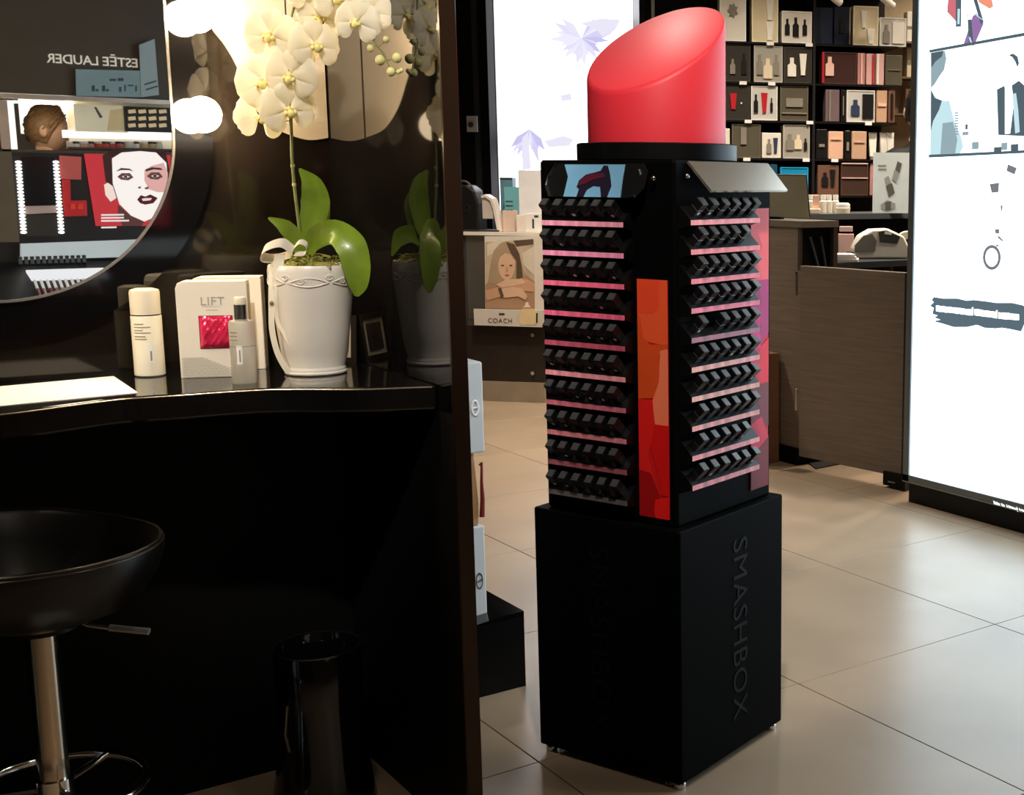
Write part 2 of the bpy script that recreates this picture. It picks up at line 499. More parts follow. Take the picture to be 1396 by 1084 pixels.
# faint line drawing with small dark marks
G = EM('print_grey', (120, 122, 126), 1.0); GL = EM('print_light_grey', (215, 216, 220), 1.6)
for pts in [[(1374, 224), (1386, 229), (1383, 238), (1372, 233)], [(1349, 251), (1362, 249), (1361, 262), (1352, 263)], [(1364, 279), (1367, 281), (1364.5, 293)],
            [(1356, 313), (1362, 312), (1362, 319), (1357, 318)], [(1361, 321), (1368, 328), (1366, 329), (1360, 324)], [(1357, 333), (1362, 334), (1359, 337)]]:
    lb_poly('drawing_mark', pts, G, .0052)
lb_poly('drawing_tint', [(1319, 218), (1350, 217), (1352, 246), (1320, 247)], EM('print_cream', (255, 246, 236), 2.6), .0050)
ring = [(1352 + 12.2 * math.cos(a), 351 + 17.2 * math.sin(a)) for a in np.linspace(0, 2 * math.pi, 25)[:-1]]
m_ = MB()
for k in range(24):
    a_, b_ = k, (k + 1) % 24
    for_in = [(1352 + 8.8 * math.cos(2 * math.pi * q / 24), 351 + 12.6 * math.sin(2 * math.pi * q / 24)) for q in (b_, a_)]
    q = [onX(x, y, PXX - .0055) for x, y in [ring[a_], ring[b_]] + for_in]
    m_.prism([(p[1], p[2]) for p in q], .0008, lambda u, v, kk: (PXX - .0055 + kk, u, v))
rg = m_.build('drawn_mirror_ring', G, t)
lb_poly('drawn_mirror_glass', [(1344, 351), (1352, 351), (1355, 361), (1348, 363)], GL, .0058, rg)
# brush stroke banner with its line of white lettering
edge_top = [(1273, 405), (1285, 407), (1305, 407), (1318, 410), (1327, 409), (1345, 411), (1358, 413), (1380, 413), (1393, 416), (1398, 418)]
edge_bot = [(1397, 440), (1392, 452), (1378, 449), (1366, 447), (1357, 448), (1342, 447), (1332, 443), (1318, 446), (1300, 446), (1284, 441), (1272, 438), (1282, 436), (1274, 433), (1278, 430), (1271, 428), (1273, 420), (1268, 417), (1273, 412), (1270, 409)]
bn = lb_poly('brush_banner', edge_top + edge_bot, PRINT_DARK, .0052)
LETTER = EM('lettering_white', (250, 253, 255), 2.6)


def bar(x0, x1, yl, yr, h):
    n = max(2, int((x1 - x0) / 3.2)); pts = []
    for k in range(n + 1):
        x = x0 + (x1 - x0) * k / n; pts.append((x, yl + (yr - yl) * k / n - h / 2 + random.uniform(-.6, .3)))
    for k in range(n, -1, -1):
        x = x0 + (x1 - x0) * k / n; pts.append((x, yl + (yr - yl) * k / n + h / 2 + random.uniform(-.3, .6)))
    return pts


for x0, x1, yl, yr, h in [(1276, 1324, 420.5, 426, 7.5), (1328, 1358, 425.5, 429.5, 8), (1361, 1389, 430, 432.5, 8)]:
    lb_poly('lettering', bar(x0, x1, yl, yr, h), LETTER, .0064, bn)
for x, y in [(1325, 424), (1358, 428)]:
    lb_poly('lettering', [(x, y - 5), (x + 1.8, y - 5), (x + 1.3, y + 6), (x - .8, y + 6)], LETTER, .0066, bn)


def frame_text(x0, x1, h0):
    for_y = lambda x: 684.5 + (x - 1352) * .285
    pts = [(x0, for_y(x0) - h0), (x0 + 1, for_y(x0) + h0), (x1, for_y(x1) + h0), (x1 - .7, for_y(x1) - h0 * .5)]
    q = [onX(x, y, PXX - .0135) for x, y in pts]
    MB().prism([(p[1], p[2]) for p in q], .001, lambda u, v, k: (PXX - .0135 + k, u, v)).build('lettering', EM('frame_letter', (235, 245, 248), 1.3), t)


for x0, x1, h0 in [(1354, 1359, 2.4), (1358, 1363.5, 2), (1364.5, 1370, 2.1), (1371.5, 1374, 2.6), (1374, 1387, 1.9), (1385.5, 1388, 3.2), (1389, 1392, 2.6), (1392, 1400, 2)]:
    frame_text(x0, x1, h0)

# ================================================================== LIPSTICK DISPLAY STAND
SYAW = R(19.8)
ca, sa = math.cos(SYAW), math.sin(SYAW)
SC = np.array([1.646, 2.553, 0])
stand = thing('lipstick_display_stand', 'tall black square lipstick display tower topped by a giant red lipstick', 'display stand', SC, SYAW)
HB, HT, ZB, ZT = .21, .188, .6, 1.394


def s2w(x, y, z):
    return np.array([SC[0] + x * ca - y * sa, SC[1] + x * sa + y * ca, z])


BASE_BLACK = M('base_black', (5, 5, 5), .6, ior=1.1, var=.2)
base = MB().bbox((-HB, -HB, .018), (HB, HB, ZB), .003).build('base_box', BASE_BLACK, stand, org=(0, 0, 0))
for ix in (-1, 1):
    for iy in (-1, 1):
        MB().lathe([(.012, 0), (.014, .004), (.014, .012), (.009, .018)], 12, (ix * (HB - .02), iy * (HB - .02), 0)).build('foot', CHROME, stand, True, org=(0, 0, 0))
LETT = M('gloss_black_letter', (10, 9, 9), .5, ior=1.2)
text('lettering', 'SMASHBOX', .083, LETT, base, (0.02, -HB - .0008, .315), Euler((R(90), R(90), 0)), .0008, spacing=1.05)
text('lettering', 'SMASHBOX', .083, LETT, base, (-HB - .0008, 0.02, .315), (Matrix.Rotation(R(-90), 3, 'Z') @ Euler((R(90), R(90), 0)).to_matrix()).to_euler(), .0008, spacing=1.05)
MB().bbox((-HT, -HT, ZB), (HT, HT, ZT), .006).build('column', BASE_BLACK, stand, org=(0, 0, 0))
MB().lathe([(.178, ZT), (.181, ZT + .002), (.181, 1.43), (.178, 1.432)], 64).build('plinth_disc', BLACK_SATIN, stand, True, org=(0, 0, 0))
# giant lipstick bullet with its slanted cut
gx, gy = .343, .60          # slope of the cut along the camera's right and forward directions
rw = np.array([math.cos(YAW), -math.sin(YAW)]); fw = FLAT[:2]
gwx = gx * rw[0] + gy * fw[0]; gwy = gx * rw[1] + gy * fw[1]
lx, ly = gwx * ca + gwy * sa, -gwx * sa + gwy * ca
b = MB(); NB = 72; rb = .1555; vs = []; fs = []
rings = [(rb, None, 0), (rb, 0, -.010), (rb - .0025, 0, -.003), (rb - .008, 0, .0)]
for r_, kind, dz in rings:
    for i in range(NB):
        a_ = 2 * math.pi * i / NB; x, y = r_ * math.cos(a_), r_ * math.sin(a_)
        vs.append((x, y, 1.432 if kind is None else 1.648 + lx * x + ly * y + dz))
for k in range(3):
    for i in range(NB):
        j = (i + 1) % NB; fs.append((k * NB + i, k * NB + j, (k + 1) * NB + j, (k + 1) * NB + i))
fs.append(tuple(3 * NB + i for i in range(NB))); fs.append(tuple(range(NB - 1, -1, -1)))
b.add(vs, fs)
LIPRED = M('lipstick_red', (218, 46, 58), .5, ior=1.45, var=.03, scale=3)
b.build('lipstick_bullet', LIPRED, stand, True, org=(0, 0, 0), label='giant red lipstick bullet with slanted top')

# tiers
pinks = [(226, 128, 148), (222, 120, 150), (214, 84, 112), (190, 78, 108), (150, 62, 80), (196, 120, 130), (160, 80, 96), (170, 96, 104), (120, 62, 70), (72, 66, 66)]
reds = [(232, 108, 112), (236, 92, 98), (232, 86, 98), (206, 76, 100), (132, 58, 72), (232, 132, 122), (228, 134, 122), (224, 122, 120), (212, 116, 120), (196, 110, 118)]
sm = MB().prism([(0, -.012), (.035, 0), (.035, .009), (.006, .038), (0, .038)], 1.0, lambda u, v, k: (k, -u, v)).mesh('shelf'); sm.materials.append(BLACK_SATIN)
stm = MB().box((0, -.0362, -.0015), (1.0, -.035, .0094)).mesh('label_strip')
lip_case = MB().bbox((-.0105, -.0105, 0), (.0105, .0105, .017), .0012)
lip_cap = MB().bbox((-.0108, -.0108, .0172), (.0108, .0108, .037), .0014)
rotl = Matrix.Rotation(R(45), 4, 'X')   # axis z -> (0,-.707,.707)
CAP_BLACK = M('cap_black', (13, 13, 14), .3, ior=1.4, var=.1)
CAP_LIT = M('cap_lit_grey', (50, 49, 49), .35, ior=1.5, var=.3, scale=60)  # light on the black cap ends painted in as grey
mc = lip_case.mesh('case'); mc.materials.append(CASE_BLACK); mc.transform(rotl)
mk = lip_cap.mesh('cap'); mk.materials.append(CAP_BLACK); mk.transform(rotl)
mend = MB().bbox((-.0094, -.0094, .037), (.0094, .0094, .0374), .0002).mesh('cap_end'); mend.materials.append(CAP_LIT); mend.transform(rotl)
mst = MB().lathe([(.0042, 0), (.0042, .0004)], 10).mesh('sticker'); mst.materials.append(WHITE_PAPER)
mst.transform(Matrix.Rotation(R(90), 4, 'X')); mst.transform(Matrix.Translation((0, -.0106, .009))); mst.transform(rotl)
ords = ['top', 'second', 'third', 'fourth', 'fifth', 'sixth', 'seventh', 'eighth', 'ninth', 'bottom']


def strip_mat(name, c):
    m = M(name, tuple(min(255, int(v_ * 1.12 + 10)) for v_ in c), .4, var=.35, scale=1.0, aniso=(13, 3, 3))
    return m


for side in (0, 1):          # 0: face towards -x (blue reflection side), 1: face towards -y (plain plate side)
    for i in range(10):
        px, py = (745, 304 + 40.35 * i) if side == 0 else (948, 305 + 40.35 * i)
        ref = s2w(-HT - .035, HT, 0) if side == 0 else s2w(-HT, -HT - .035, 0)
        z = at(px, py + 1.5, depth(ref))[2]
        rz = -math.pi / 2 if side == 0 else 0
        o = bpy.data.objects.new('shelf', sm); COL.objects.link(o); o.parent = stand
        o.rotation_euler = (0, 0, rz)
        o.location = (-HT, HT - .038, z) if side == 0 else (-HT + .008, -HT, z)
        o.scale = (.228 if side == 0 else .264, 1, 1)
        c = (pinks if side == 0 else reds)[i]
        me = stm.copy(); me.materials.append(strip_mat('strip_%d_%d' % (side, i), c))
        so = bpy.data.objects.new('label_strip', me); COL.objects.link(so); so.parent = o
        for k in range(6):
            if (side, i, k) in ((1, 4, 1), (1, 8, 5), (1, 1, 5)):
                continue
            d = .056 + k * .0365 if side == 0 else .037 + k * .0412
            u, n = .0205, .0235
            loc = s2w(-HT - u, HT - d, z + n) if side == 0 else s2w(-HT + d, -HT - u, z + n)
            lt = thing('lipstick', 'square black lipstick, %s the colour panel, in the %s tier, %s' % (['sixth from', 'fifth from', 'fourth from', 'third from', 'second from', 'nearest to'][k], ords[i], 'blue reflection side' if side == 0 else 'plain plate side'), 'lipstick', loc, SYAW + rz + R(random.uniform(-3, 3)),
                       'lipsticks in the %s tier, %s' % (ords[i], 'blue reflection side' if side == 0 else 'plain plate side'))
            for nm, me_ in (('case', mc), ('cap', mk)):
                p_ = bpy.data.objects.new(nm, me_); COL.objects.link(p_); p_.parent = lt
            e_ = bpy.data.objects.new('cap_end', mend); COL.objects.link(e_); e_.parent = p_
            if random.random() < .35:
                p_ = bpy.data.objects.new('sticker', mst); COL.objects.link(p_); p_.parent = lt


# colour strips on the two faces: panels of overlapping lipstick smears
def colour_strip(side, u0, u1, za, zb, blocks):
    def fn(lift):
        if side == 0:
            return lambda u, v, k: (-HT - lift - k, HT - u, v)
        return lambda u, v, k: (-HT + u, -HT - lift - k, v)
    bgp = MB().prism([(u0, za), (u1, za), (u1, zb), (u0, zb)], .002, fn(0)).build('colour_panel', M('panel_red', (196, 26, 26), .5, ior=1.3, var=.03), stand, org=(0, 0, 0))
    for n, (poly, c) in enumerate(blocks):
        pp = [(u0 + (u1 - u0) * a_, zb + (za - zb) * b_) for a_, b_ in poly]
        MB().prism(pp, .0006, fn(.002 + .0002 * n)).build('colour_smear', M('smear_%d_%d_%d' % c, c, .5, ior=1.3, var=.04), bgp, org=(0, 0, 0))


def zline(side, u, y, x):
    ref = s2w(-HT, HT - u, 0) if side == 0 else s2w(-HT + u, -HT, 0)
    return at(x, y, depth(ref))[2]


colour_strip(0, .275, .356, zline(0, .31, 705, 896), zline(0, .31, 381, 896), [
    ([(0, 0), (1, 0), (1, .27), (0, .25)], (228, 84, 44)),
    ([(0, 0), (.75, 0), (.72, .12), (.5, .14), (0, .14)], (226, 72, 38)),
    ([(0, .14), (.1, .16), (.2, .24), (.4, .27), (1, .26), (1, .3), (.7, .31), (.75, .4), (.55, .49), (0, .5)], (206, 74, 30)),
    ([(.75, .29), (1, .28), (1, .60), (.55, .60), (.48, .5), (.7, .42)], (236, 118, 84)),
    ([(0, .5), (.48, .5), (.55, .62), (.3, .74), (.45, .82), (0, .80)], (214, 30, 26)),
    ([(.55, .60), (1, .6), (1, .9), (.75, .9), (.62, .8), (.4, .7)], (204, 20, 20)),
    ([(0, .80), (.4, .81), (.75, .92), (.7, .97), (.5, 1), (0, 1)], (156, 14, 18)),
    ([(.55, .92), (1, .9), (1, 1), (.55, 1), (.5, .97)], (222, 26, 26))])
colour_strip(1, .286, .362, zline(1, .33, 664, 1040), zline(1, .33, 284, 1040), [
    ([(0, 0), (1, 0), (1, .25), (0, .25)], (240, 96, 102)),
    ([(0, .25), (1, .25), (1, .44), (.4, .5), (0, .5)], (176, 44, 112)),
    ([(0, .33), (.5, .36), (.55, .5), (.3, .58), (0, .56)], (224, 48, 130)),
    ([(.3, .5), (1, .46), (1, .62), (0, .62)], (226, 34, 56)),
    ([(0, .62), (1, .62), (1, .78), (0, .8)], (120, 44, 52)),
    ([(0, .76), (.6, .74), (1, .82), (.5, .9), (0, .9)], (206, 40, 72)),
    ([(0, .88), (1, .82), (1, 1), (0, 1)], (112, 26, 32))])
# top plates
PLATE = M('champagne_plate', (196, 182, 164), .22, metal=.85, var=.03)
pl = MB()
TPL = [(-.145, -HT - .004, 1.392), (.168, -HT - .004, 1.392), (.178, -HT - .052, 1.331), (-.128, -HT - .052, 1.331)]
pl.add(TPL + [(x, y + .004, z - .004) for x, y, z in TPL], [(0, 1, 2, 3), (7, 6, 5, 4), (0, 4, 5, 1), (1, 5, 6, 2), (2, 6, 7, 3), (3, 7, 4, 0)])
pl.build('tilted_plate', PLATE, stand, org=(0, 0, 0), label='plain champagne coloured tilted plate')
for x in (-.155, .17):
    MB().sphere((x, -HT - .008, 1.36), .006, 10, 7).build('plate_pin', CHROME, stand, True, org=(0, 0, 0))


def lf(u, v, k):            # mirror plate on the other face, blue reflection painted on: u from the left end, v down
    return (-HT - .006 - .026 * v - k, HT - .045 - .272 * u, 1.386 - .072 * v)


oct_ = [(.08, 0), (.94, 0), (1, .25), (1, .7), (.93, 1), (.06, 1), (0, .65), (.02, .3)]
pb = MB().prism(oct_, .003, lf).build('mirror_plate', BLACK_MATT, stand, org=(0, 0, 0), label='small tilted mirror plate with a painted blue reflection')
MB().prism([(.15, .03), (.77, .03), (.775, .5), (.79, .99), (.21, .99), (.215, .4)], .0015, lambda u, v, k: lf(u, v, k + .003)).build('blue_reflection', M('reflection_blue', (104, 152, 182), .4, var=.08), pb, org=(0, 0, 0))
MB().prism([(.33, .7), (.34, .5), (.4, .33), (.48, .27), (.54, .22), (.56, .06), (.6, .06), (.64, .3), (.68, .66), (.66, .98), (.6, .98), (.57, .68), (.5, .66), (.44, .78), (.42, .98), (.35, .98), (.36, .76)], .001, lambda u, v, k: lf(u, v, k + .0046)).build('reflected_lips', M('reflection_dark', (26, 18, 34), .4), pb, org=(0, 0, 0))
MB().prism([(.34, .66), (.36, .46), (.45, .31), (.57, .28), (.6, .4), (.5, .46), (.42, .6)], .0008, lambda u, v, k: lf(u, v, k + .0058)).build('reflected_lips', M('reflection_maroon', (74, 20, 38), .4), pb, org=(0, 0, 0))
for pts in ([(.06, 0), (.0, .4), (.0, .66)], [(.0, .66), (.03, .84), (.06, 1)], [(.92, .18), (.95, .34)], [(.86, .98), (.92, .93)]):
    MB().tube([lf(u, v, .004) for u, v in pts], .0025, 6).build('chrome_edge', CHROME, pb, True, org=(0, 0, 0))
MB().sphere((-HT - .012, HT - .045 - .272 * 1.05, 1.355), .006, 10, 7).build('plate_pin', CHROME, stand, True, org=(0, 0, 0))

# ================================================================== MAKEUP STATION
ZC = .949
edge = [onz(x, y, ZC)[:2] for x, y in [(0, 563), (150, 544), (200, 540), (248, 537), (318, 532), (386, 529), (487, 529), (560, 526.5), (608, 524)]]
edge = [(min(p[0], SX), p[1]) for p in edge]
edge[-1] = (SX - .001, edge[-1][1])
left = [(.389 * 2 - p[0], p[1]) for p in edge[::-1] if .389 * 2 - p[0] < .28]
left[0] = (-.266, left[0][1])
front = catmull(left + edge, 5)
poly = [tuple(p) for p in front] + [(SX - .001, WY - .001), (-.266, WY - .001)]
mb = MB(); n = len(poly)
mb.prism(poly, .05, lambda u, v, k: (u, v, ZC - .05 + k))
ct = mb.build('makeup_counter', BLACK_GLOSS2, None, org=(.389, WY, ZC - .05)); ct.location = (.389, WY, ZC - .05)
md = ct.modifiers.new('bevel', 'BEVEL'); md.width = .006; md.segments = 3; md.limit_method = 'ANGLE'; md.angle_limit = R(50)
MB().tube([(p[0], p[1] - .0002, ZC - .0035) for p in front[2:-1]], .0016, 6).build('edge_highlight', M('highlight_grey', (150, 138, 124), .25, metal=.6), ct, True, org=(.389, WY, ZC - .05))  # painted highlight along the counter's front edge
tag(ct, 'glossy black wall-hung makeup counter with a curved front edge', 'counter')

# tall round-ended bulb mirror
MC = (.389, 1.438); MTOP = 2.06
mir = thing('bulb_mirror', 'tall round-ended makeup mirror in a black band of globe bulbs', 'mirror', (MC[0], WY, MC[1]), 0, world=True)
RIN, ROUT = .326, .4066


def stadium(r, n=48):
    pts = [(MC[0] + r * math.cos(a), MC[1] + r * math.sin(a)) for a in np.linspace(-math.pi, 0, n)]
    return pts + [(MC[0] + r * math.cos(a), MTOP + r * math.sin(a)) for a in np.linspace(0, math.pi, n)]


def band(r0, r1, ya, yb):
    m = MB(); vs = []; fs = []
    for r_, y in ((r0, ya), (r1, ya), (r1, yb), (r0, yb)):
        P_ = stadium(r_); n = len(P_)
        vs += [(x, y, z) for x, z in P_]
    for k in range(4):
        for i in range(n):
            j = (i + 1) % n; k2 = (k + 1) % 4
            fs.append((k * n + i, k * n + j, k2 * n + j, k2 * n + i))
    return m.add(vs, fs)


band(RIN - .004, ROUT, WY - .022, WY).build('bulb_band', BLACK_GLOSS, mir, True)
MIRY = WY - .03
MB().prism(stadium(RIN), .028, lambda u, v, k: (u, MIRY + k, v)).build('mirror_glass', MIRROR, mir)
band(RIN, RIN + .005, WY - .033, WY - .018).build('mirror_rim', M('rim_silver', (220, 214, 204), .2, metal=.9), mir, True)
BULB = EM('warm_globe_bulb', (255, 226, 184), 105)
SOCK = M('socket_cream', (230, 215, 190), .4)
bm_ = MB().sphere((0, 0, 0), .0365, 20, 12).mesh('globe_bulb', smooth='all'); bm_.materials.append(BULB)
for k in range(8):
    x, z = MC[0] + (.376 if k % 2 == 0 else -.376), 1.476 + .198 * (k // 2)
    o = bpy.data.objects.new('globe_bulb', bm_); COL.objects.link(o); o.parent = mir
    o.location = (x - MC[0], -.072, z - MC[1]); ORG[o.name] = (0, 0, 0)
    s_ = MB().lathe([(.018, 0), (.018, .016)], 16).mesh('socket'); s_.transform(Matrix.Rotation(R(90), 4, 'X')); s_.materials.append(SOCK)
    so = bpy.data.objects.new('socket', s_); COL.objects.link(so); so.parent = o; so.location = (0, .052, 0)

# beige reflection in the black wall, painted as a thin rounded sheet
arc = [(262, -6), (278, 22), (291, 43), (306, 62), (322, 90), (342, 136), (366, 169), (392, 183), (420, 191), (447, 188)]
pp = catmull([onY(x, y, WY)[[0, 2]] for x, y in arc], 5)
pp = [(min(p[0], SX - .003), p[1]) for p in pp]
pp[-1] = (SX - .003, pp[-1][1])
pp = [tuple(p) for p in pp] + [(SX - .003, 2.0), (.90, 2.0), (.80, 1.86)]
bp_ = thing('painted_reflection', 'beige painted reflection with a rounded foot on the black wall behind the orchid', 'painted reflection', (.95, WY, 1.45), 0, world=True)
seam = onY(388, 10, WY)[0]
BEIGE = M('beige_reflection', (172, 160, 142), .55, var=.03)


def clip(poly, x, keep_less):
    out = []
    for i in range(len(poly)):
        a_, b_ = poly[i], poly[(i + 1) % len(poly)]
        ia, ib = (a_[0] <= x) == keep_less, (b_[0] <= x) == keep_less
        if ia:
            out.append(a_)
        if ia != ib:
            tt = (x - a_[0]) / (b_[0] - a_[0]); out.append((x, a_[1] + tt * (b_[1] - a_[1])))
    return out


for nm, q in (('reflection_half', clip(pp, seam - .002, True)), ('reflection_half', clip(pp, seam + .002, False))):
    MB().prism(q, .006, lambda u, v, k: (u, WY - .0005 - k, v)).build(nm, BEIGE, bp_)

# ---- things on the counter
# white bottle
bx0 = onz(205, 512, ZC)
D = depth(bx0); sc = D / F
br = 40 / 2 * sc / 1.03
zt = at(200, 393, D)[2] - ZC
t = thing('toner_bottle', 'white cylindrical cosmetic bottle with rounded cap on the counter', 'bottle', bx0, 0)
zc_ = zt * .70
MB().lathe([(br * .9, 0), (br, .003), (br, zc_ - .003), (br * .97, zc_ - .001)], 40).build('body', M('bottle_white', (236, 230, 210), .32, var=.02), t, True, org=(0, 0, 0))
MB().lathe([(br * .93, zc_ - .001), (br * .93, zc_ + .0015)], 32).build('neck_ring', BLACK_MATT, t, True, org=(0, 0, 0))
MB().lathe([(br * .97, zc_ + .0015), (br * .98, zt - .008), (br * .93, zt - .003), (br * .6, zt), (.001, zt + .0005)], 40).build('cap', CREAM, t, True, org=(0, 0, 0))
PRT = M('print_taupe', (150, 140, 124), .6)


def curved_mark(r_, a0, a1, za, zb, name, mat, par):
    n = 8; vs = []
    for rr in (r_, r_ + .0005):
        for z_ in (za, zb):
            for k in range(n + 1):
                a_ = a0 + (a1 - a0) * k / n; vs.append((rr * math.cos(a_), rr * math.sin(a_), z_))
    m1 = n + 1; fs = []
    for k in range(n):
        fs += [(2 * m1 + k, 2 * m1 + k + 1, 3 * m1 + k + 1, 3 * m1 + k), (k, m1 + k, m1 + k + 1, k + 1),
               (k, k + 1, 2 * m1 + k + 1, 2 * m1 + k), (m1 + k, 3 * m1 + k, 3 * m1 + k + 1, m1 + k + 1)]
    MB().add(vs, fs).build(name, mat, par, org=(0, 0, 0))


fa = math.atan2(-bx0[1], -bx0[0])      # towards the camera
for za, w_ in [(.60, .5), (.565, .8), (.53, .45), (.50, .8), (.46, .55), (.43, .6)]:
    curved_mark(br, fa - .9, fa - .9 + w_ * 1.4, zt * za, zt * (za + .012), 'print_line', PRT, t)
curved_mark(br, fa - .05, fa + .32, zt * .16, zt * .37, 'sticker', WHITE_PAPER, t)
curved_mark(br + .0006, fa + .1, fa + .2, zt * .19, zt * .3, 'sticker_print', PRT, t)

# LIFT boxes: two cartons, one behind the other
CARTON = M('carton_white', (240, 232, 216), .45, var=.015)
CARTON_S = M('carton_cream', (226, 212, 186), .5, var=.02)
FOIL = M('pink_foil', (222, 44, 86), .22, metal=.25, var=.25, scale=26, bump=.9)
PRG = M('print_grey_soft', (170, 165, 158), .6)


def carton(name, label, pl, pr_, ytop, xt, dep, front):
    a_, b_ = onz(*pl, ZC), onz(*pr_, ZC)
    dv = b_ - a_; L = math.hypot(dv[0], dv[1]); rz = math.atan2(dv[1], dv[0])
    H = at(xt, ytop, depth(a_))[2] - ZC
    t = thing(name, label, 'box', a_, rz, 'white lifting mask cartons')
    m = MB(); r_ = .014
    prof = [(0, 0), (L, 0), (L, H), (r_, H), (r_ * .3, H - r_ * .25), (0, H - r_)]
    m.prism(prof, dep, lambda u, v, k: (u, k, v)).build('carton', CARTON, t, org=(0, 0, 0), bevel=.0012)
    MB().box((L, .002, .002), (L + .0006, dep - .002, H - .006)).build('side_face', CARTON_S, t, org=(0, 0, 0))
    if front:
        MB().box((L * .30, -.0006, H * .30), (L * .78, .0002, H * .645)).build('window_recess', BLACK_MATT, t, org=(0, 0, 0))
        pil = MB(); nx, ny = 22, 22; vs = []; fs = []
        for j in range(ny + 1):
            for i in range(nx + 1):
                u, v = i / nx, j / ny
                e = (1 - abs(2 * u - 1) ** 4) * (1 - abs(2 * v - 1) ** 4)
                cr = .0042 * abs(math.sin(4.5 * (abs(u - .5) - .9 * abs(v - .55)))) + .0022 * math.sin(17 * u * v + 6 * u) + .0012 * math.sin(31 * u - 23 * v)
                vs.append((L * (.31 + .46 * u), -.0008 - e * (.006 + cr), H * (.305 + .335 * v)))
        for j in range(ny):
            for i in range(nx):
                k = j * (nx + 1) + i; fs.append((k, k + 1, k + nx + 2, k + nx + 1))
        pil.add(vs, fs).build('pink_sachet', FOIL, t, True, org=(0, 0, 0), label='crinkled pink foil sachet in the window')
        text('lettering', 'LIFT', H * .125, PRG, t, (L * .51, -.0006, H * .79), (R(90), 0, 0), .0003, spacing=1.05)
        MB().box((L * .36, -.0005, H * .735), (L * .62, 0, H * .738)).build('print_line', PRG, t, org=(0, 0, 0))
        MB().box((L * .42, -.0005, H * .70), (L * .58, 0, H * .706)).build('print_line', PRG, t, org=(0, 0, 0))
        for k in range(13):
            z_ = H * (.012 + .0165 * k); x1 = L * (.97 - .052 * k) if k > 2 else L * .97
            pts = []
            for q in range(25):
                u = q / 24; pts.append((L * .03 + (x1 - L * .03) * u, -.0005, z_ + .0009 * math.sin(u * 60)))
            MB().strip(pts, (0, 0, 1), .0007, .0005).build('wavy_line', PRG, t, org=(0, 0, 0))
    return t


carton('mask_carton', 'white LIFT carton with a pink foil window, the front one of two', (247, 516), (343, 513), 384, 238, .048, True)
carton('mask_carton', 'plain white carton standing behind the LIFT carton', (268, 505.5), (362, 503), 378, 262, .05, False)

# clear serum bottle
sb = onz(334, 522, ZC); D = depth(sb); sc = D / F
r_ = 34 / 2 * sc / 1.03; zf = lambda y: at(330, y, D)[2] - ZC
t = thing('serum_bottle', 'clear frosted serum bottle with silver collar and white pump cap', 'bottle', sb, 0)
GLASSM = M('frosted_glass', (236, 230, 215), .28, ior=1.3, trans=.55, var=.02)
zs = zf(437)
MB().lathe([(r_ * .95, .0), (r_, .003), (r_, zs - .004), (r_ * .9, zs)], 36).build('glass_body', GLASSM, t, True, org=(0, 0, 0))
MB().lathe([(r_ * .5, zs), (r_ * .5, zs + .003)], 24).build('neck', GLASSM, t, True, org=(0, 0, 0))
MB().lathe([(r_ * .52, zs + .003), (r_ * .52, zf(415))], 32).build('collar', STEEL, t, True, org=(0, 0, 0))
MB().lathe([(r_ * .5, zf(415)), (r_ * .5, zf(408)), (r_ * .42, zf(405)), (.001, zf(404.5))], 28).build('pump_cap', CREAM, t, True, org=(0, 0, 0))
fa = math.atan2(-sb[1], -sb[0])
curved_mark(r_, fa - .5, fa - .05, zs * .32, zs * .62, 'sticker', WHITE_PAPER, t)
curved_mark(r_ + .0006, fa - .3, fa - .2, zs * .36, zs * .55, 'sticker_print', PRT, t)
curved_mark(r_ + .0002, fa - 1.4, fa + 1.4, zs * .60, zs * .606, 'liquid_line', PRT, t)
for k in range(3):
    curved_mark(r_, fa - 1.1, fa - .4, zs * (.70 + .06 * k), zs * (.712 + .06 * k), 'print_line', PRT, t)

# white paper sheet
q = [onz(x, y, ZC) for x, y in [(188, 536), (155, 513.5), (-60, 533), (-70, 561)]]
o = MB().prism([(p[0], p[1]) for p in q], .0012, lambda u, v, k: (u, v, ZC + k)).build('paper_sheet', WHITE_PAPER, None, org=q[0]); o.location = q[0]
tag(o, 'blank white paper sheet lying on the black counter', 'paper')

# picture frame leaning in the corner behind the pot
fb = onz(497, 492, ZC)
t = thing('photo_frame', 'small dark photo frame leaning behind the orchid pot', 'picture frame', (0.99, 2.86, ZC), R(-38))
lean = Matrix.Rotation(R(-8), 4, 'X')
for nm, mt, bx_ in [('frame', M('frame_dark', (34, 29, 27), .3), [((-.055, 0, 0), (.055, .01, .012)), ((-.055, 0, .093), (.055, .01, .105)), ((-.055, 0, .012), (-.043, .01, .093)), ((.043, 0, .012), (.055, .01, .093))]),
                    ('mount', M('mount_grey', (188, 182, 170), .5), [((-.043, .004, .012), (.043, .008, .093))]),
                    ('picture', M('picture_mono', (52, 48, 46), .4, var=.9, scale=30), [((-.03, .0025, .022), (.028, .005, .083))])]:
    m = MB()
    for a_, b_ in bx_:
        m.box(a_, b_)
    m.v = [tuple(lean @ Vector(p)) for p in m.v]
    m.build(nm, mt, t, org=(0, 0, 0))

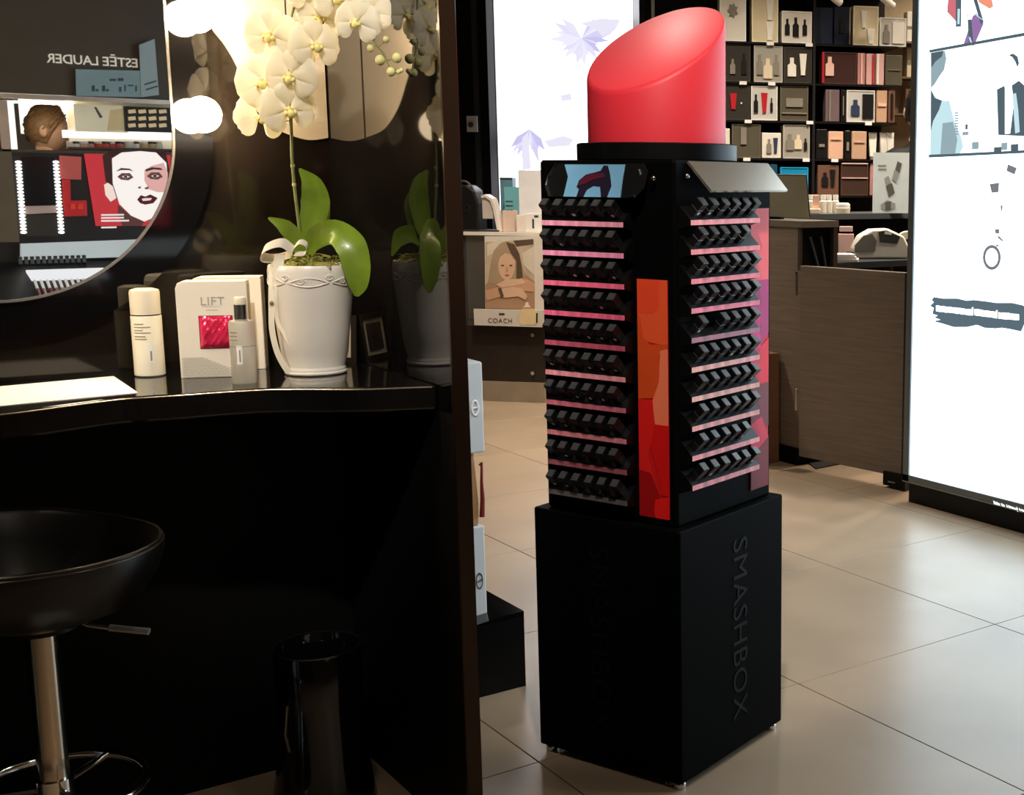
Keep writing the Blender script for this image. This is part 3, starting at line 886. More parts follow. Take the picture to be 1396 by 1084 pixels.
# ---- potted orchid
pc = onz(431, 508, ZC); D = depth(pc); sc = D / F
orc = thing('potted_orchid', 'white moth orchid in an embossed white ceramic pot tied with ribbon', 'potted plant', pc, 0, world=True)
zf = lambda y: at(428, y, D)[2]
R0 = 40 * sc; R1 = 56 * sc; ztop = zf(360)
prof = [(R0 * .97, 0), (R0 * 1.02, .003), (R0 * 1.02, .006), (R0 * .99, .008), (R0 * 1.0, .011), (R0 * .975, .014), (R0 * .96, .018)]
for y, h in ((480, 43.5), (450, 47), (420, 50.5), (395, 53.5), (378, 55), (368, 55.2), (362, 54)):
    prof.append((h * sc, zf(y) - ZC))
prof += [(53.0 * sc, ztop - ZC), (50 * sc, ztop - ZC), (49 * sc, ztop - ZC - .012)]
MB().lathe(prof, 56, tuple(pc)).build('pot', WHITE_CER, orc, True)


def on_pot(ang, z, lift=.001):     # ang from the camera direction, + to the right in the picture
    h = z - ZC; r_ = np.interp(h, [p[1] for p in prof[:-3]], [p[0] for p in prof[:-3]]) + lift
    base = math.atan2(-pc[1], -pc[0]) + ang
    return (pc[0] + r_ * math.cos(base), pc[1] + r_ * math.sin(base), z)


# embossed scrolls below the rim
for a0 in np.arange(-1.6, 1.7, 1.05):
    zz = lambda k: zf(376) + k
    s1 = [on_pot(a0 + u * .95, zf(377) - .008 + .010 * math.sin(u * math.pi), .0006) for u in np.linspace(0, 1, 12)]
    s2 = [on_pot(a0 + u * .95, zf(377) - .008 - .008 * math.sin(u * math.pi), .0006) for u in np.linspace(0, 1, 12)]
    curl = [on_pot(a0 + .30 + .13 * (1 - k / 16) * math.cos(k * .75), zf(377) - .006 + .006 * (1 - k / 18) * math.sin(k * .75), .0006) for k in range(14)]
    curl2 = [on_pot(a0 + .98 + .12 * (1 - k / 16) * math.cos(k * .75), zf(374) - .003 + .0065 * (1 - k / 18) * math.sin(k * .75), .0006) for k in range(14)]
    for s_ in (s1, s2, curl, curl2):
        MB().tube(s_, .0014, 6).build('embossed_scroll', WHITE_CER, orc, True)
# moss
MOSS = M('dry_moss', (128, 128, 60), .8, var=.4, scale=40)
mm = MB()
for k in range(90):
    a_, r_ = random.uniform(0, 6.28), random.uniform(0, 50 * sc)
    p = np.array([pc[0] + r_ * math.cos(a_), pc[1] + r_ * math.sin(a_), ztop - .004 + random.uniform(0, .012) + .010 * (1 - r_ / (50 * sc))])
    d = np.array([random.uniform(-1, 1), random.uniform(-1, 1), random.uniform(-.15, .25)]) * .022
    mm.tube([p - d, p + np.array([0, 0, .006]), p + d], .0011, 5)
mm.lathe([(49.5 * sc, ztop - .012 - pc[2]), (30 * sc, ztop + .002 - pc[2]), (.001, ztop + .006 - pc[2])], 20, tuple(pc))
mo = mm.build('moss', MOSS, orc); mo['kind'] = 'stuff'
# stem
STEM = M('orchid_stem', (108, 116, 62), .5, var=.2, scale=30)
sp = [at(x, y, D + dz) for x, y, dz in [(411, 345, 0), (408, 310, 0), (402, 260, -.005), (398, 215, -.008), (397, 175, -.01), (393, 120, -.02), (390, 70, -.025), (398, 20, -.03), (416, -28, -.04), (446, -48, -.05), (474, -30, -.06), (494, 10, -.07), (510, 55, -.08), (524, 75, -.082), (532, 92, -.083), (545, 95, -.084)]]
sps = catmull(sp, 5)
MB().tube(sps, list(np.linspace(.0036, .0016, len(sps))), 8).build('stem', STEM, orc, True)
for x, y in [(399, 226), (401, 252)]:
    p = at(x, y, D - .006); MB().lathe([(.0036, -.0035), (.0046, 0), (.0036, .0035)], 10, tuple(p)).build('stem_node', M('node_buff', (176, 156, 112), .5), orc, True)
# leaves
LEAF = M('orchid_leaf', (104, 128, 34), .32, var=.3, scale=14, coat=.2, sss=0)


def leaf(pts, widths, tilt=.25):
    sp_ = catmull([at(x, y, D + dz) for x, y, dz in pts], 5)
    ws = np.interp(np.linspace(0, 1, len(sp_)), np.linspace(0, 1, len(widths)), widths) * sc
    m = MB(); vs = []; fs = []; n = len(sp_)
    view = -ray(420, 330); view = view / np.linalg.norm(view)
    for k in range(n):
        tt = sp_[min(k + 1, n - 1)] - sp_[max(k - 1, 0)]
        ac = np.cross(tt, view); ac = ac / np.linalg.norm(ac); nn = np.cross(ac, tt); nn = nn / np.linalg.norm(nn)
        for j, e in enumerate((-1, -.5, 0, .5, 1)):
            vs.append(sp_[k] + ac * e * ws[k] / 2 + nn * (abs(e) * ws[k] * tilt * .4) + nn * .0009)
        for j, e in enumerate((1, .5, 0, -.5, -1)):
            vs.append(sp_[k] + ac * e * ws[k] / 2 + nn * (abs(e) * ws[k] * tilt * .4) - nn * .0009)
    for k in range(n - 1):
        for j in range(10):
            j2 = (j + 1) % 10; fs.append((k * 10 + j, k * 10 + j2, k * 10 + 10 + j2, k * 10 + 10 + j))
    fs.append(tuple(range(9, -1, -1))); fs.append(tuple((n - 1) * 10 + j for j in range(10)))
    m.add(vs, fs).build('leaf', LEAF, orc, True)


leaf([(416, 345, .01), (424, 310, .02), (430, 275, .025), (424, 250, .02), (408, 230, .01)], [14, 32, 38, 28, 3])
leaf([(418, 345, .02), (432, 310, .035), (436, 280, .04), (428, 258, .04)], [14, 28, 26, 4])
leaf([(412, 347, -.01), (402, 325, -.025), (388, 309, -.04), (366, 297, -.05)], [16, 24, 20, 3])
leaf([(420, 345, -.01), (432, 322, -.02), (456, 316, -.035), (478, 335, -.045), (486, 365, -.05), (488, 390, -.05), (486, 404, -.05)], [14, 26, 32, 40, 36, 24, 5], .3)
leaf([(420, 340, .02), (446, 322, .03), (470, 326, .045), (488, 350, .05)], [14, 24, 26, 4])
# flowers
PETAL = bpy.data.materials.new('orchid_petal'); PETAL.use_nodes = True
_n = PETAL.node_tree; _pb = _n.nodes['Principled BSDF']; _pb.inputs['Base Color'].default_value = rgb((250, 246, 234)); _pb.inputs['Roughness'].default_value = .5
_tl = _n.nodes.new('ShaderNodeBsdfTranslucent'); _tl.inputs[0].default_value = rgb((250, 246, 226))
_wv = _n.nodes.new('ShaderNodeTexNoise'); _wv.inputs['Scale'].default_value = 60
_mx = _n.nodes.new('ShaderNodeMixShader'); _mp = _n.nodes.new('ShaderNodeMapRange'); _mp.inputs[3].default_value = .52; _mp.inputs[4].default_value = .62
_n.links.new(_wv.outputs['Fac'], _mp.inputs[0]); _n.links.new(_mp.outputs[0], _mx.inputs[0])
_n.links.new(_pb.outputs[0], _mx.inputs[1]); _n.links.new(_tl.outputs[0], _mx.inputs[2]); _n.links.new(_mx.outputs[0], _n.nodes['Material Output'].inputs[0])
LIPM = M('orchid_lip', (238, 222, 140), .5, var=.15, scale=40)


def petal_mesh(length, width, cup, notch=0.0, name='petal'):
    m = MB(); vs = []; fs = []; nu, nv = 8, 4
    for sgn in (1, -1):
        for i in range(nu + 1):
            u = i / nu
            w_ = width * math.sqrt(max(.02, 1 - ((u - .56) / .46) ** 2)) * (.25 + .75 * min(1, u * 1.9))
            for j in range(nv + 1):
                v = j / nv * 2 - 1
                vs.append((v * w_ / 2, length * (1 - (1 - u) ** 1.25) - notch * (1 - abs(v)) * u, cup * (u * u) - .12 * width * v * v + sgn * .0004))
    N = (nu + 1) * (nv + 1)
    for i in range(nu):
        for j in range(nv):
            k = i * (nv + 1) + j
            fs.append((k, k + 1, k + nv + 2, k + nv + 1)); fs.append((N + k, N + k + nv + 1, N + k + nv + 2, N + k + 1))
    return m.add(vs, fs)


big = petal_mesh(.054, .070, -.006).mesh('petal', smooth='all'); big.materials.append(PETAL)
sep = petal_mesh(.052, .042, -.008).mesh('sepal', smooth='all'); sep.materials.append(PETAL)
lpm = MB()
lpm.sphere((0, -.006, .010), .008, 10, 7, (1, 1.2, .8)); lpm.sphere((-.009, -.004, .008), .006, 8, 6, (.7, 1, 1.2)); lpm.sphere((.009, -.004, .008), .006, 8, 6, (.7, 1, 1.2)); lpm.sphere((0, .004, .006), .005, 8, 6)
lpm = lpm.mesh('lip', smooth='all'); lpm.materials.append(LIPM)
camdir = Vector(tuple(-ray(430, 80) / np.linalg.norm(ray(430, 80))))
flowers = [(368, 48, -.05, .98), (402, 62, -.03, .9), (358, 112, -.045, 1.0), (396, 104, -.07, .95), (356, 160, -.035, .92), (394, 150, -.06, 1.0), (430, 62, -.06, .92), (438, 22, -.03, .9), (462, -4, -.06, 1.0),
           (486, 30, -.09, .82), (506, 16, -.05, .78), (420, -20, -.05, 1.0), (488, -24, -.05, .9)]
for k, (x, y, dz, s_) in enumerate(flowers):
    p = at(x, y, D + dz)
    e = bpy.data.objects.new('flower', None)
    COL.objects.link(e); e.parent = orc; e.empty_display_size = .02
    e.location = Vector(p) - Vector(ORG[orc.name])
    tgt = camdir + Vector((random.uniform(-.5, .35), random.uniform(-.25, .25), random.uniform(-.25, .15)))
    qt = tgt.to_track_quat('Z', 'Y') @ Euler((0, 0, R(random.uniform(-18, 18)))).to_quaternion()
    e.rotation_euler = qt.to_euler(); e.scale = (s_, s_, s_)
    for me_, ang in ((sep, 0), (sep, 128), (sep, -128), (big, 72), (big, -72)):
        o = bpy.data.objects.new('petal' if me_ is big else 'sepal', me_); COL.objects.link(o); o.parent = e
        o.rotation_euler = (R(6) if me_ is sep else R(-2), 0, R(ang)); o.location = (0, 0, .0 if me_ is sep else .003)
    o = bpy.data.objects.new('lip', lpm); COL.objects.link(o); o.parent = e
    # flower stalk down to the nearest stem point
    q_ = min(sps, key=lambda c: np.linalg.norm(c - p))
    MB().tube([p - np.array(camdir) * .004, (p + q_) / 2 + np.array([0, 0, -.004]) - np.array(camdir) * .008, q_], .0011, 6).build('flower_stalk', STEM, orc, True)
BUD = M('orchid_bud', (190, 186, 128), .5, var=.1)
for x, y, r_ in [(518, 82, 6.2), (541, 79, 6), (533, 98, 5.6), (505, 66, 4.6), (547, 96, 3), (526, 54, 4.2), (543, 98, 3)]:
    p = at(x, y, D - .085); q_ = min(sps[-30:], key=lambda c: np.linalg.norm(c - p))
    bo = MB().sphere(tuple(p), r_ * sc, 12, 8, (1, 1, 1.1)).build('bud', BUD, orc, True)
    MB().tube([p, (p + q_) / 2, q_], .001, 6).build('bud_stalk', STEM, bo, True)
# ribbon bow and tails
RIB = M('white_ribbon', (240, 232, 214), .45, var=.03)


def ribbon(name, pts, wpx, ac=None):
    sp_ = catmull([at(x, y, D + dz) for x, y, dz in pts], 6)
    if ac is None:
        ac = np.array([0, 0, 1.]) * .9 + CR * .4
    MB().strip([tuple(p) for p in sp_], tuple(ac), wpx * sc, .0008).build(name, RIB, orc, True)


ribbon('bow_loop', [(400, 342, -.075), (384, 331, -.09), (362, 338, -.085), (358, 350, -.07), (376, 352, -.06), (398, 346, -.07)], 13)
ribbon('bow_loop', [(398, 342, -.075), (408, 330, -.085), (418, 334, -.08), (416, 345, -.07), (402, 346, -.07)], 7)
rt = CR * .9 + np.array([0, 0, .2])
ribbon('ribbon_tail', [(384, 348, -.07), (372, 362, -.062), (370, 390, -.066), (370, 420, -.064), (371, 450, -.06), (378, 480, -.055), (390, 503, -.05), (400, 512, -.046)], 8, rt)
ribbon('ribbon_tail', [(386, 348, -.075), (378, 370, -.07), (376, 400, -.07), (378, 436, -.062), (388, 456, -.062), (396, 470, -.062), (403, 478, -.06)], 5, rt)
ribbon('ribbon_tail', [(382, 346, -.075), (379, 365, -.072), (379, 390, -.07)], 15, rt)
MB().sphere(tuple(at(370, 413, D - .068)), .004, 10, 7).build('ribbon_bead', M('bead_brown', (120, 104, 80), .4), orc, True)

# ================================================================== BAR STOOL
sp0 = onz(45, 748, .73)
st = thing('bar_stool', 'black bucket bar stool on a chrome column with a foot ring', 'bar stool', (sp0[0], sp0[1], 0), R(20))
rr = .198
n = 48; vs = []; fs = []
prof = [(r0_, z0_ - .018) for r0_, z0_ in [(.03, .625), (.10, .628), (.155, .65), (.188, .70), (.2, .735), (.2, .748), (.193, .752), (.186, .745), (.175, .705), (.145, .668), (.09, .652), (.001, .648)]]
m = MB(); m.lathe(prof, n)
m.v = [(x, y, z + (.03 * max(0, (y / .2)) ** 2 if z > .672 else 0)) for x, y, z in m.v]
m.build('seat_shell', M('black_leather', (15, 13, 12), .32, var=.15, scale=60, bump=.06), st, True, org=(0, 0, 0))
pi_ = []
for i in range(48):
    a_ = 2 * math.pi * i / 48; y = .194 * math.sin(a_); pi_.append((.194 * math.cos(a_), y, .734 + .03 * max(0, y / .2) ** 2))
MB().tube(pi_, .0035, 6, closed=True).build('rim_piping', M('piping_black', (34, 31, 29), .2), st, True, org=(0, 0, 0))
MB().lathe([(.06, .590), (.06, .607)], 24).build('seat_plate', BLACK_SATIN, st, True, org=(0, 0, 0))
MB().lathe([(.0245, .10), (.0245, .590)], 28).build('column', M('chrome_column', (205, 190, 170), .2, metal=1, var=.03), st, True, org=(0, 0, 0))
MB().lathe([(.20, 0), (.2, .008), (.16, .02), (.05, .04), (.03, .10)], 40).build('base_disc', CHROME, st, True, org=(0, 0, 0))
fr_ = [(.142 * math.cos(a_), .142 * math.sin(a_), .30) for a_ in np.linspace(0, 2 * math.pi, 41)[:-1]]
fr = MB().tube(fr_, .0085, 10, closed=True); fr.build('foot_ring', CHROME, st, True, org=(0, 0, 0))
MB().lathe([(.03, .28), (.03, .32)], 20).build('ring_collar', CHROME, st, True, org=(0, 0, 0))
for a_ in (0.4, 2.5, 4.6):
    MB().tube([(.028 * math.cos(a_), .028 * math.sin(a_), .30), (.142 * math.cos(a_), .142 * math.sin(a_), .30)], .006, 8).build('ring_spoke', CHROME, st, True, org=(0, 0, 0))
# lift lever towards the side panel
lv = [at(x, y, depth(sp0) - .02) for x, y in [(96, 842), (112, 848), (120, 852), (150, 856), (203, 861)]]
im = Matrix.Translation((sp0[0], sp0[1], 0)) @ Matrix.Rotation(R(20), 4, 'Z'); im = im.inverted()
lv = [tuple(im @ Vector(p)) for p in lv]
MB().tube(lv[:4], .004, 8).build('lift_lever', CHROME, st, True, org=(0, 0, 0))
MB().tube(lv[3:], .0062, 10).build('lever_grip', M('grip_grey', (190, 188, 184), .25, metal=.7), st, True, org=(0, 0, 0))

# ================================================================== WASTE BIN
bc = onz(432, 880, .37)
wb = thing('waste_bin', 'round glossy black waste bin under the counter', 'waste bin', (bc[0], bc[1], 0), 0)
rb_ = .089
MB().lathe([(rb_ * 1.2, 0), (rb_ * 1.2, .03), (rb_ * 1.04, .12), (rb_ * .98, .25), (rb_, .366), (rb_ * .975, .37), (rb_ * .95, .366), (rb_ * .93, .25), (rb_ * .95, .02), (.001, .015)], 48).build('bin_body', BLACK_GLOSS2, wb, True, org=(0, 0, 0))
MB().tube([(rb_ * .985 * math.cos(a_), rb_ * .985 * math.sin(a_), .370) for a_ in np.linspace(0, 2 * math.pi, 41)[:-1]], .003, 6, closed=True).build('bin_rim', M('rim_dark_chrome', (90, 88, 86), .15, metal=.9), wb, True, org=(0, 0, 0))
fa = math.atan2(-bc[1], -bc[0]) - .75
hb = MB().tube([(rb_ * 1.06 * math.cos(fa), rb_ * 1.06 * math.sin(fa), .17), (rb_ * 1.16 * math.cos(fa), rb_ * 1.16 * math.sin(fa), .21), (rb_ * 1.05 * math.cos(fa), rb_ * 1.05 * math.sin(fa), .27)], .004, 8)
hb.build('bin_handle', M('handle_dark_chrome', (120, 118, 116), .2, metal=.9), wb, True, org=(0, 0, 0))

# ================================================================== POSTER LIGHT BOX behind the tower
def cam_yaw(deg):                 # direction given against the camera's right axis -> world angle
    return R(deg) - YAW


class Plane:                      # upright plane through a floor point, running at a camera-relative angle
    def __init__(s, p, deg):
        s.p = np.array([p[0], p[1], 0.]); s.rz = cam_yaw(deg)
        s.u = np.array([math.cos(s.rz), math.sin(s.rz), 0]); s.n = np.array([-math.sin(s.rz), math.cos(s.rz), 0])   # n points away

    def hit(s, x, y, off=0.0):    # -> local (u, z)
        d = ray(x, y); t_ = ((s.p + s.n * off - CPOS) @ s.n) / (d @ s.n); q = CPOS + d * t_
        return float((q - s.p) @ s.u), float(q[2])

    def root(s, name, label, cat, group=None):
        return thing(name, label, cat, s.p, s.rz, group)

    def world(s, u, off, z):
        return s.p + s.u * u + s.n * off + np.array([0, 0, z])


O0 = (0, 0, 0)


def flat(pl, name, pts, mat, par, off=0.0, th=.001, px=True):      # thin upright polygon from pixels, off = distance in front
    q = [pl.hit(x, y, -off) if px else (x, y) for x, y in pts]
    return MB().prism(q, th, lambda u, v, k: (u, -off - k, v)).build(name, mat, par, org=O0)


pb0 = at(680, 400, 9.2)
PL = Plane(pb0, -12)
t = PL.root('poster_light_box', 'large glowing white poster with pale purple flowers behind the tower', 'light box')
ul, _ = PL.hit(668, 150); ur, _ = PL.hit(874, 150)
MB().box((ul, 0, 0), (ur, .12, 2.9)).build('case', M('poster_case_grey', (120, 124, 124), .4, metal=.4), t, org=O0)
u2, _ = PL.hit(677.5, 120)
_, zb = PL.hit(720, 300)
MB().box((u2, -.004, zb), (ur - .02, .004, 2.85)).build('lit_screen', EM('poster_white', (250, 250, 255), 3.2), t, org=O0)
MB().box((ul, -.012, 0), (u2 - .002, .0, 2.9)).build('edge_trim', M('poster_trim', (138, 142, 142), .35, metal=.4), t, org=O0)
LAV = EM('poster_lavender', (206, 200, 238), 1.25); LAV2 = EM('poster_lilac', (228, 224, 246), 1.8); LAV3 = EM('poster_grey', (222, 220, 228), 1.7)
tints = [EM('poster_tint_%d' % k, c, 1.0) for k, c in enumerate([(232, 230, 248), (222, 220, 244), (208, 205, 238), (196, 192, 232), (226, 224, 240)])]
kk = 0
for cx_, cy_, L0, n_, sp_ in ((793, 52, 46, 19, 5.2), (722, 176, 50, 9, 1.6)):
    for q in range(n_):
        a_ = R(92) + sp_ * (q / n_ - .5) if n_ > 10 else R(100) + sp_ * (q / n_ - .5)
        ln = L0 * random.uniform(.55, 1.0); wd = random.uniform(.14, .3)
        pts = [(cx_, cy_), (cx_ + ln * .55 * math.cos(a_ - wd), cy_ + ln * .55 * math.sin(a_ - wd)), (cx_ + ln * math.cos(a_), cy_ + ln * math.sin(a_)), (cx_ + ln * .55 * math.cos(a_ + wd), cy_ + ln * .55 * math.sin(a_ + wd))]
        flat(PL, 'flower_print', pts, tints[random.randrange(5)], t, .0045 + .0004 * kk); kk += 1
for pts in ([(790, 32), (820, 25), (846, 27), (838, 42), (822, 50), (812, 40)], [(742, 192), (768, 185), (782, 190), (776, 199), (748, 201)], [(764, 130), (778, 127), (780, 136), (766, 138)], [(712, 188), (720, 180), (724, 230), (712, 232)]):
    flat(PL, 'leaf_print', pts, tints[4], t, .0045 + .0004 * kk); kk += 1

# dark partition between the station and the poster, with a small white switch
PD = Plane(at(640, 400, 8.9), -12)
t = PD.root('dark_partition', 'tall black partition left of the white poster', 'partition')
a_, b_ = PD.hit(560, 200)[0], PD.hit(667, 160)[0]
MB().box((a_, 0, 0), (b_, .1, 2.95)).build('panel', BLACK_MATT, t, org=O0)
c_, d_ = PD.hit(648, 150)[0], PD.hit(655, 150)[0]
MB().box((c_, -.02, 0), (d_, 0, 2.95)).build('upright', M('upright_grey', (44, 45, 46), .4), t, org=O0)
sw = Plane(at(640, 400, 8.86), -12)
u0, z1 = sw.hit(636.5, 158); u1, z0 = sw.hit(652, 180)
ts = thing('wall_switch', 'small white switch plate on the black partition', 'switch', sw.world((u0 + u1) / 2, 0, z0), sw.rz)
h = (u1 - u0) / 2
MB().bbox((-h, -.01, 0), (h, 0, z1 - z0), .003).build('plate', M('switch_white', (196, 196, 194), .4), ts, org=O0)
MB().lathe([(.018, 0), (.018, .012)], 14).build('rocker', M('switch_dark', (60, 60, 62), .4), ts, True, org=O0)
r_ = ts.children[-1]; r_.rotation_euler = (R(90), 0, 0); r_.location = (-h * .15, -.01, (z1 - z0) * .45)

# ================================================================== GLASS SHOWCASE with perfume poster
PSC = Plane(onz(668, 547, 0), -9)
sh = PSC.root('glass_showcase', 'low glass perfume showcase with a dark panel and pale plinth', 'showcase')
ua, ub = PSC.hit(604, 480)[0], PSC.hit(741, 480)[0]
zp = PSC.hit(700, 521)[1]; zd = PSC.hit(700, 446)[1]; ztp = PSC.hit(700, 317)[1]
STONE = M('plinth_stone', (150, 136, 116), .4, var=.1)
MB().box((ua, 0, 0), (ub, .42, zp)).build('plinth', STONE, sh, org=O0)
MB().box((ua, .01, zp), (ub, .42, zd)).build('dark_panel', M('showcase_brown', (44, 36, 30), .2, var=.15), sh, org=O0)
for y in (457, 509):
    u, z = PSC.hit(726, y); o = MB().lathe([(.012, 0), (.012, .012)], 14).build('screw_cap', CHROME, sh, True, org=O0)
    o.rotation_euler = (R(90), 0, 0); o.location = (u, .01, z)
SHG = M('showcase_glass', (235, 235, 230), .03, ior=1.25, trans=.95, var=0)
MB().box((ua, .02, zd), (ub, .026, ztp - .02)).build('glass_pane', SHG, sh, org=O0)
MB().box((ub - .01, .026, zd), (ub, .42, ztp - .02)).build('glass_pane', SHG, sh, org=O0)
MB().box((ua, .40, zd), (ub, .42, ztp - .02)).build('back_panel', M('showcase_back', (150, 140, 124), .5), sh, org=O0)
MB().box((ua, 0, ztp - .02), (ub, .44, ztp)).build('top_board', M('showcase_top', (232, 224, 212), .3), sh, org=O0)
# poster
tp = PSC.root('perfume_poster', 'framed poster of a blond woman resting on her arms, COACH below', 'poster')
WP = M('poster_card', (226, 216, 202), .5)
flat(PSC, 'card', [(661, 322), (742, 322), (744, 440), (662, 440)], WP, tp, .004, .004)
flat(PSC, 'base_strip', [(647, 421), (743, 423), (744, 446), (648, 443)], M('strip_card', (214, 206, 194), .5), tp, .02, .016)
SK = M('poster_skin', (206, 160, 128), .6); SKL = M('poster_skin_light', (224, 184, 152), .6); HR = M('poster_hair', (176, 152, 122), .6); HRD = M('poster_hair_dark', (96, 76, 58), .6)
pc_ = flat(PSC, 'photo', [(662, 330), (728, 327), (729, 422), (662, 420)], M('photo_bg', (196, 178, 154), .6, var=.2, scale=12), tp, .009, .001)
fl = lambda nm, pts, mt, o_: flat(PSC, nm, pts, mt, pc_, o_, .0008)
fl('backdrop', [(664, 333), (684, 326), (684, 340), (664, 350)], M('photo_cream', (220, 208, 186), .6), .0102)
fl('backdrop', [(700, 328), (727, 326), (727, 333), (704, 336)], HRD, .0102)
fl('backdrop', [(712, 345), (728, 336), (728, 375), (714, 362)], M('photo_cream', (220, 208, 186), .6), .0102)
fl('jumper', [(662, 388), (680, 372), (712, 370), (729, 384), (729, 422), (662, 420)], M('photo_tan', (176, 138, 108), .6), .0106)
fl('hair', [(665, 386), (669, 360), (673, 342), (682, 332), (692, 329), (702, 333), (708, 345), (712, 362), (716, 376), (706, 384), (672, 386)], HR, .0112)
fl('hair', [(690, 330), (701, 333), (708, 346), (711, 362), (713, 378), (704, 382), (704, 356), (696, 344)], HRD, .0118)
fl('face', [(679, 360), (682, 350), (689, 345), (696, 347), (702, 356), (702, 368), (698, 378), (691, 383), (684, 379), (680, 370)], SKL, .0124)
for x in (685, 696.5):
    fl('eye', [(x - 2.6, 362), (x, 360.8), (x + 2.6, 362), (x, 363.2)], HRD, .0132)
fl('nose', [(690, 364), (692.2, 364), (693, 371), (689.5, 371)], SK, .0132)
fl('mouth', [(687.5, 375), (691, 374), (695, 375), (691, 377)], M('photo_lip', (168, 96, 86), .6), .0132)
fl('arm', [(662, 396), (678, 392), (700, 386), (716, 380), (729, 386), (728, 398), (706, 396), (690, 402), (664, 410)], SK, .0128)
fl('arm', [(676, 388), (690, 381), (712, 380), (716, 386), (700, 390), (684, 392)], SKL, .0136)
fl('hand', [(682, 394), (698, 391), (712, 394), (719, 404), (716, 409), (706, 404), (690, 406), (681, 404)], SKL, .0142)
fl('bracelet', [(679, 393), (683, 392), (687, 404), (683, 406)], HRD, .0150)
u, z = PSC.hit(685, 434)
text('lettering', 'COACH', .040, M('letter_taupe', (96, 86, 78), .5), tp, (u, -.0372, z - .012), (R(90), 0, 0), .0006, spacing=1.15)
flat(PSC, 'carriage_emblem', [(680.5, 427.6), (682, 426.6), (683.5, 427.4), (685.5, 426.8), (688, 427.5), (688, 429.6), (680.5, 429.6)], M('letter_dark', (60, 54, 50), .5), tp, .0365)
bt = flat(PSC, 'printed_bottle', [(708, 426), (712, 421), (728, 421), (731, 425), (731, 441), (728, 443), (711, 443), (708, 440)], M('bottle_print', (232, 206, 160), .5), tp, .0365)
flat(PSC, 'bottle_stopper', [(713, 419), (716, 416), (717, 412), (720, 412), (721, 416), (724, 419)], M('stopper_print', (244, 226, 200), .5), bt, .0365)
flat(PSC, 'bottle_tag', [(731, 427), (733, 427), (733, 440), (731, 440)], BLACK_MATT, bt, .0375)


def shelf_thing(pl, name, label, cat, u, off, z, rot=0, group=None):
    return thing(name, label, cat, pl.world(u, off, z), pl.rz + rot, group)


# things on the showcase top
def px_w(pl, x0, x1, off):
    return pl.hit(x0, 300, off)[0], pl.hit(x1, 300, off)[0]


# black handbag
ub0, ub1 = px_w(PSC, 612, 655, .06); zt_ = PSC.hit(640, 247, .06)[1]
tb = shelf_thing(PSC, 'handbag', 'black rounded handbag standing on the showcase', 'bag', (ub0 + ub1) / 2, .1, ztp + .001)
hw = (ub1 - ub0) / 2; hh = zt_ - ztp
prof = [(-hw, 0), (hw, 0), (hw, hh * .55), (hw * .75, hh * .82), (hw * .35, hh * .92), (-hw * .35, hh * .92), (-hw * .75, hh * .82), (-hw, hh * .55)]
MB().prism(prof, .14, lambda a, b, k: (a, k - .07, b)).build('bag_body', M('bag_leather', (22, 20, 19), .4), tb, org=O0, bevel=.012)
MB().tube([(hw * .9 * math.cos(a), -.05, hh * .5 + hh * .5 * math.sin(a)) for a in np.linspace(.2, 2.9, 14)], .006, 8).build('bag_handle', M('bag_handle_grey', (84, 80, 76), .35), tb, True, org=O0)
u, z = PSC.hit(634, 268, .02); o = MB().lathe([(.022, 0), (.022, .004), (.016, .004), (.016, 0)], 18, cap=False).build('bag_badge', CHROME, tb, True, org=O0)
o.rotation_euler = (R(90), 0, 0); o.location = (hw * .3, -.07, hh * .45)
# white curved tester arm
ua0, ua1 = px_w(PSC, 659, 682, .08)
ta = shelf_thing(PSC, 'tester_stand', 'white curved tester stand beside the black handbag', 'stand', (ua0 + ua1) / 2, .1, ztp + .001)
hw = (ua1 - ua0) / 2; hh = PSC.hit(665, 267, .08)[1] - ztp
MB().strip([(hw * .9, 0, 0), (hw * .7, 0, hh * .3), (hw * .45, 0, hh * .65), (hw * .1, 0, hh * .9), (-hw * .6, 0, hh), (-hw, 0, hh * .96)], (0, 1, 0), .08, .016).build('arm', M('stand_white', (232, 222, 214), .4), ta, True, org=O0)
MB().box((-hw, -.03, hh * .36), (hw * .2, -.02, hh * .92)).build('tester_card', M('stand_card', (206, 192, 182), .5), ta, org=O0)
MB().box((-hw, -.05, 0), (hw, .05, .01)).build('foot', M('stand_foot', (60, 48, 42), .5), ta, org=O0)
# teal cartons stacked, white cartons, and a small bottle
TEAL = M('teal_carton', (120, 190, 200), .35); TEALD = M('teal_carton_dark', (108, 152, 166), .4)


def simple_box(pl, name, label, x0, x1, ytop, off, dep, mat, zbase, cat='box', group=None, details=(), tilt=0):
    a, b = pl.hit(x0, 300, off)[0], pl.hit(x1, 300, off)[0]
    zt = pl.hit((x0 + x1) / 2, ytop, off)[1]
    zbase += .001
    t_ = shelf_thing(pl, name, label, cat, (a + b) / 2, off, zbase, tilt, group)
    hw_, hh_ = (b - a) / 2, zt - zbase
    MB().bbox((-hw_, 0, 0), (hw_, dep, hh_), .002).build('carton', mat, t_, org=O0)
    for nm, fx0, fx1, fz0, fz1, mt in details:
        MB().box((hw_ * (2 * fx0 - 1), -.0015, hh_ * fz0), (hw_ * (2 * fx1 - 1), .0005, hh_ * fz1)).build(nm, mt, t_, org=O0)
    return t_, hw_, hh_


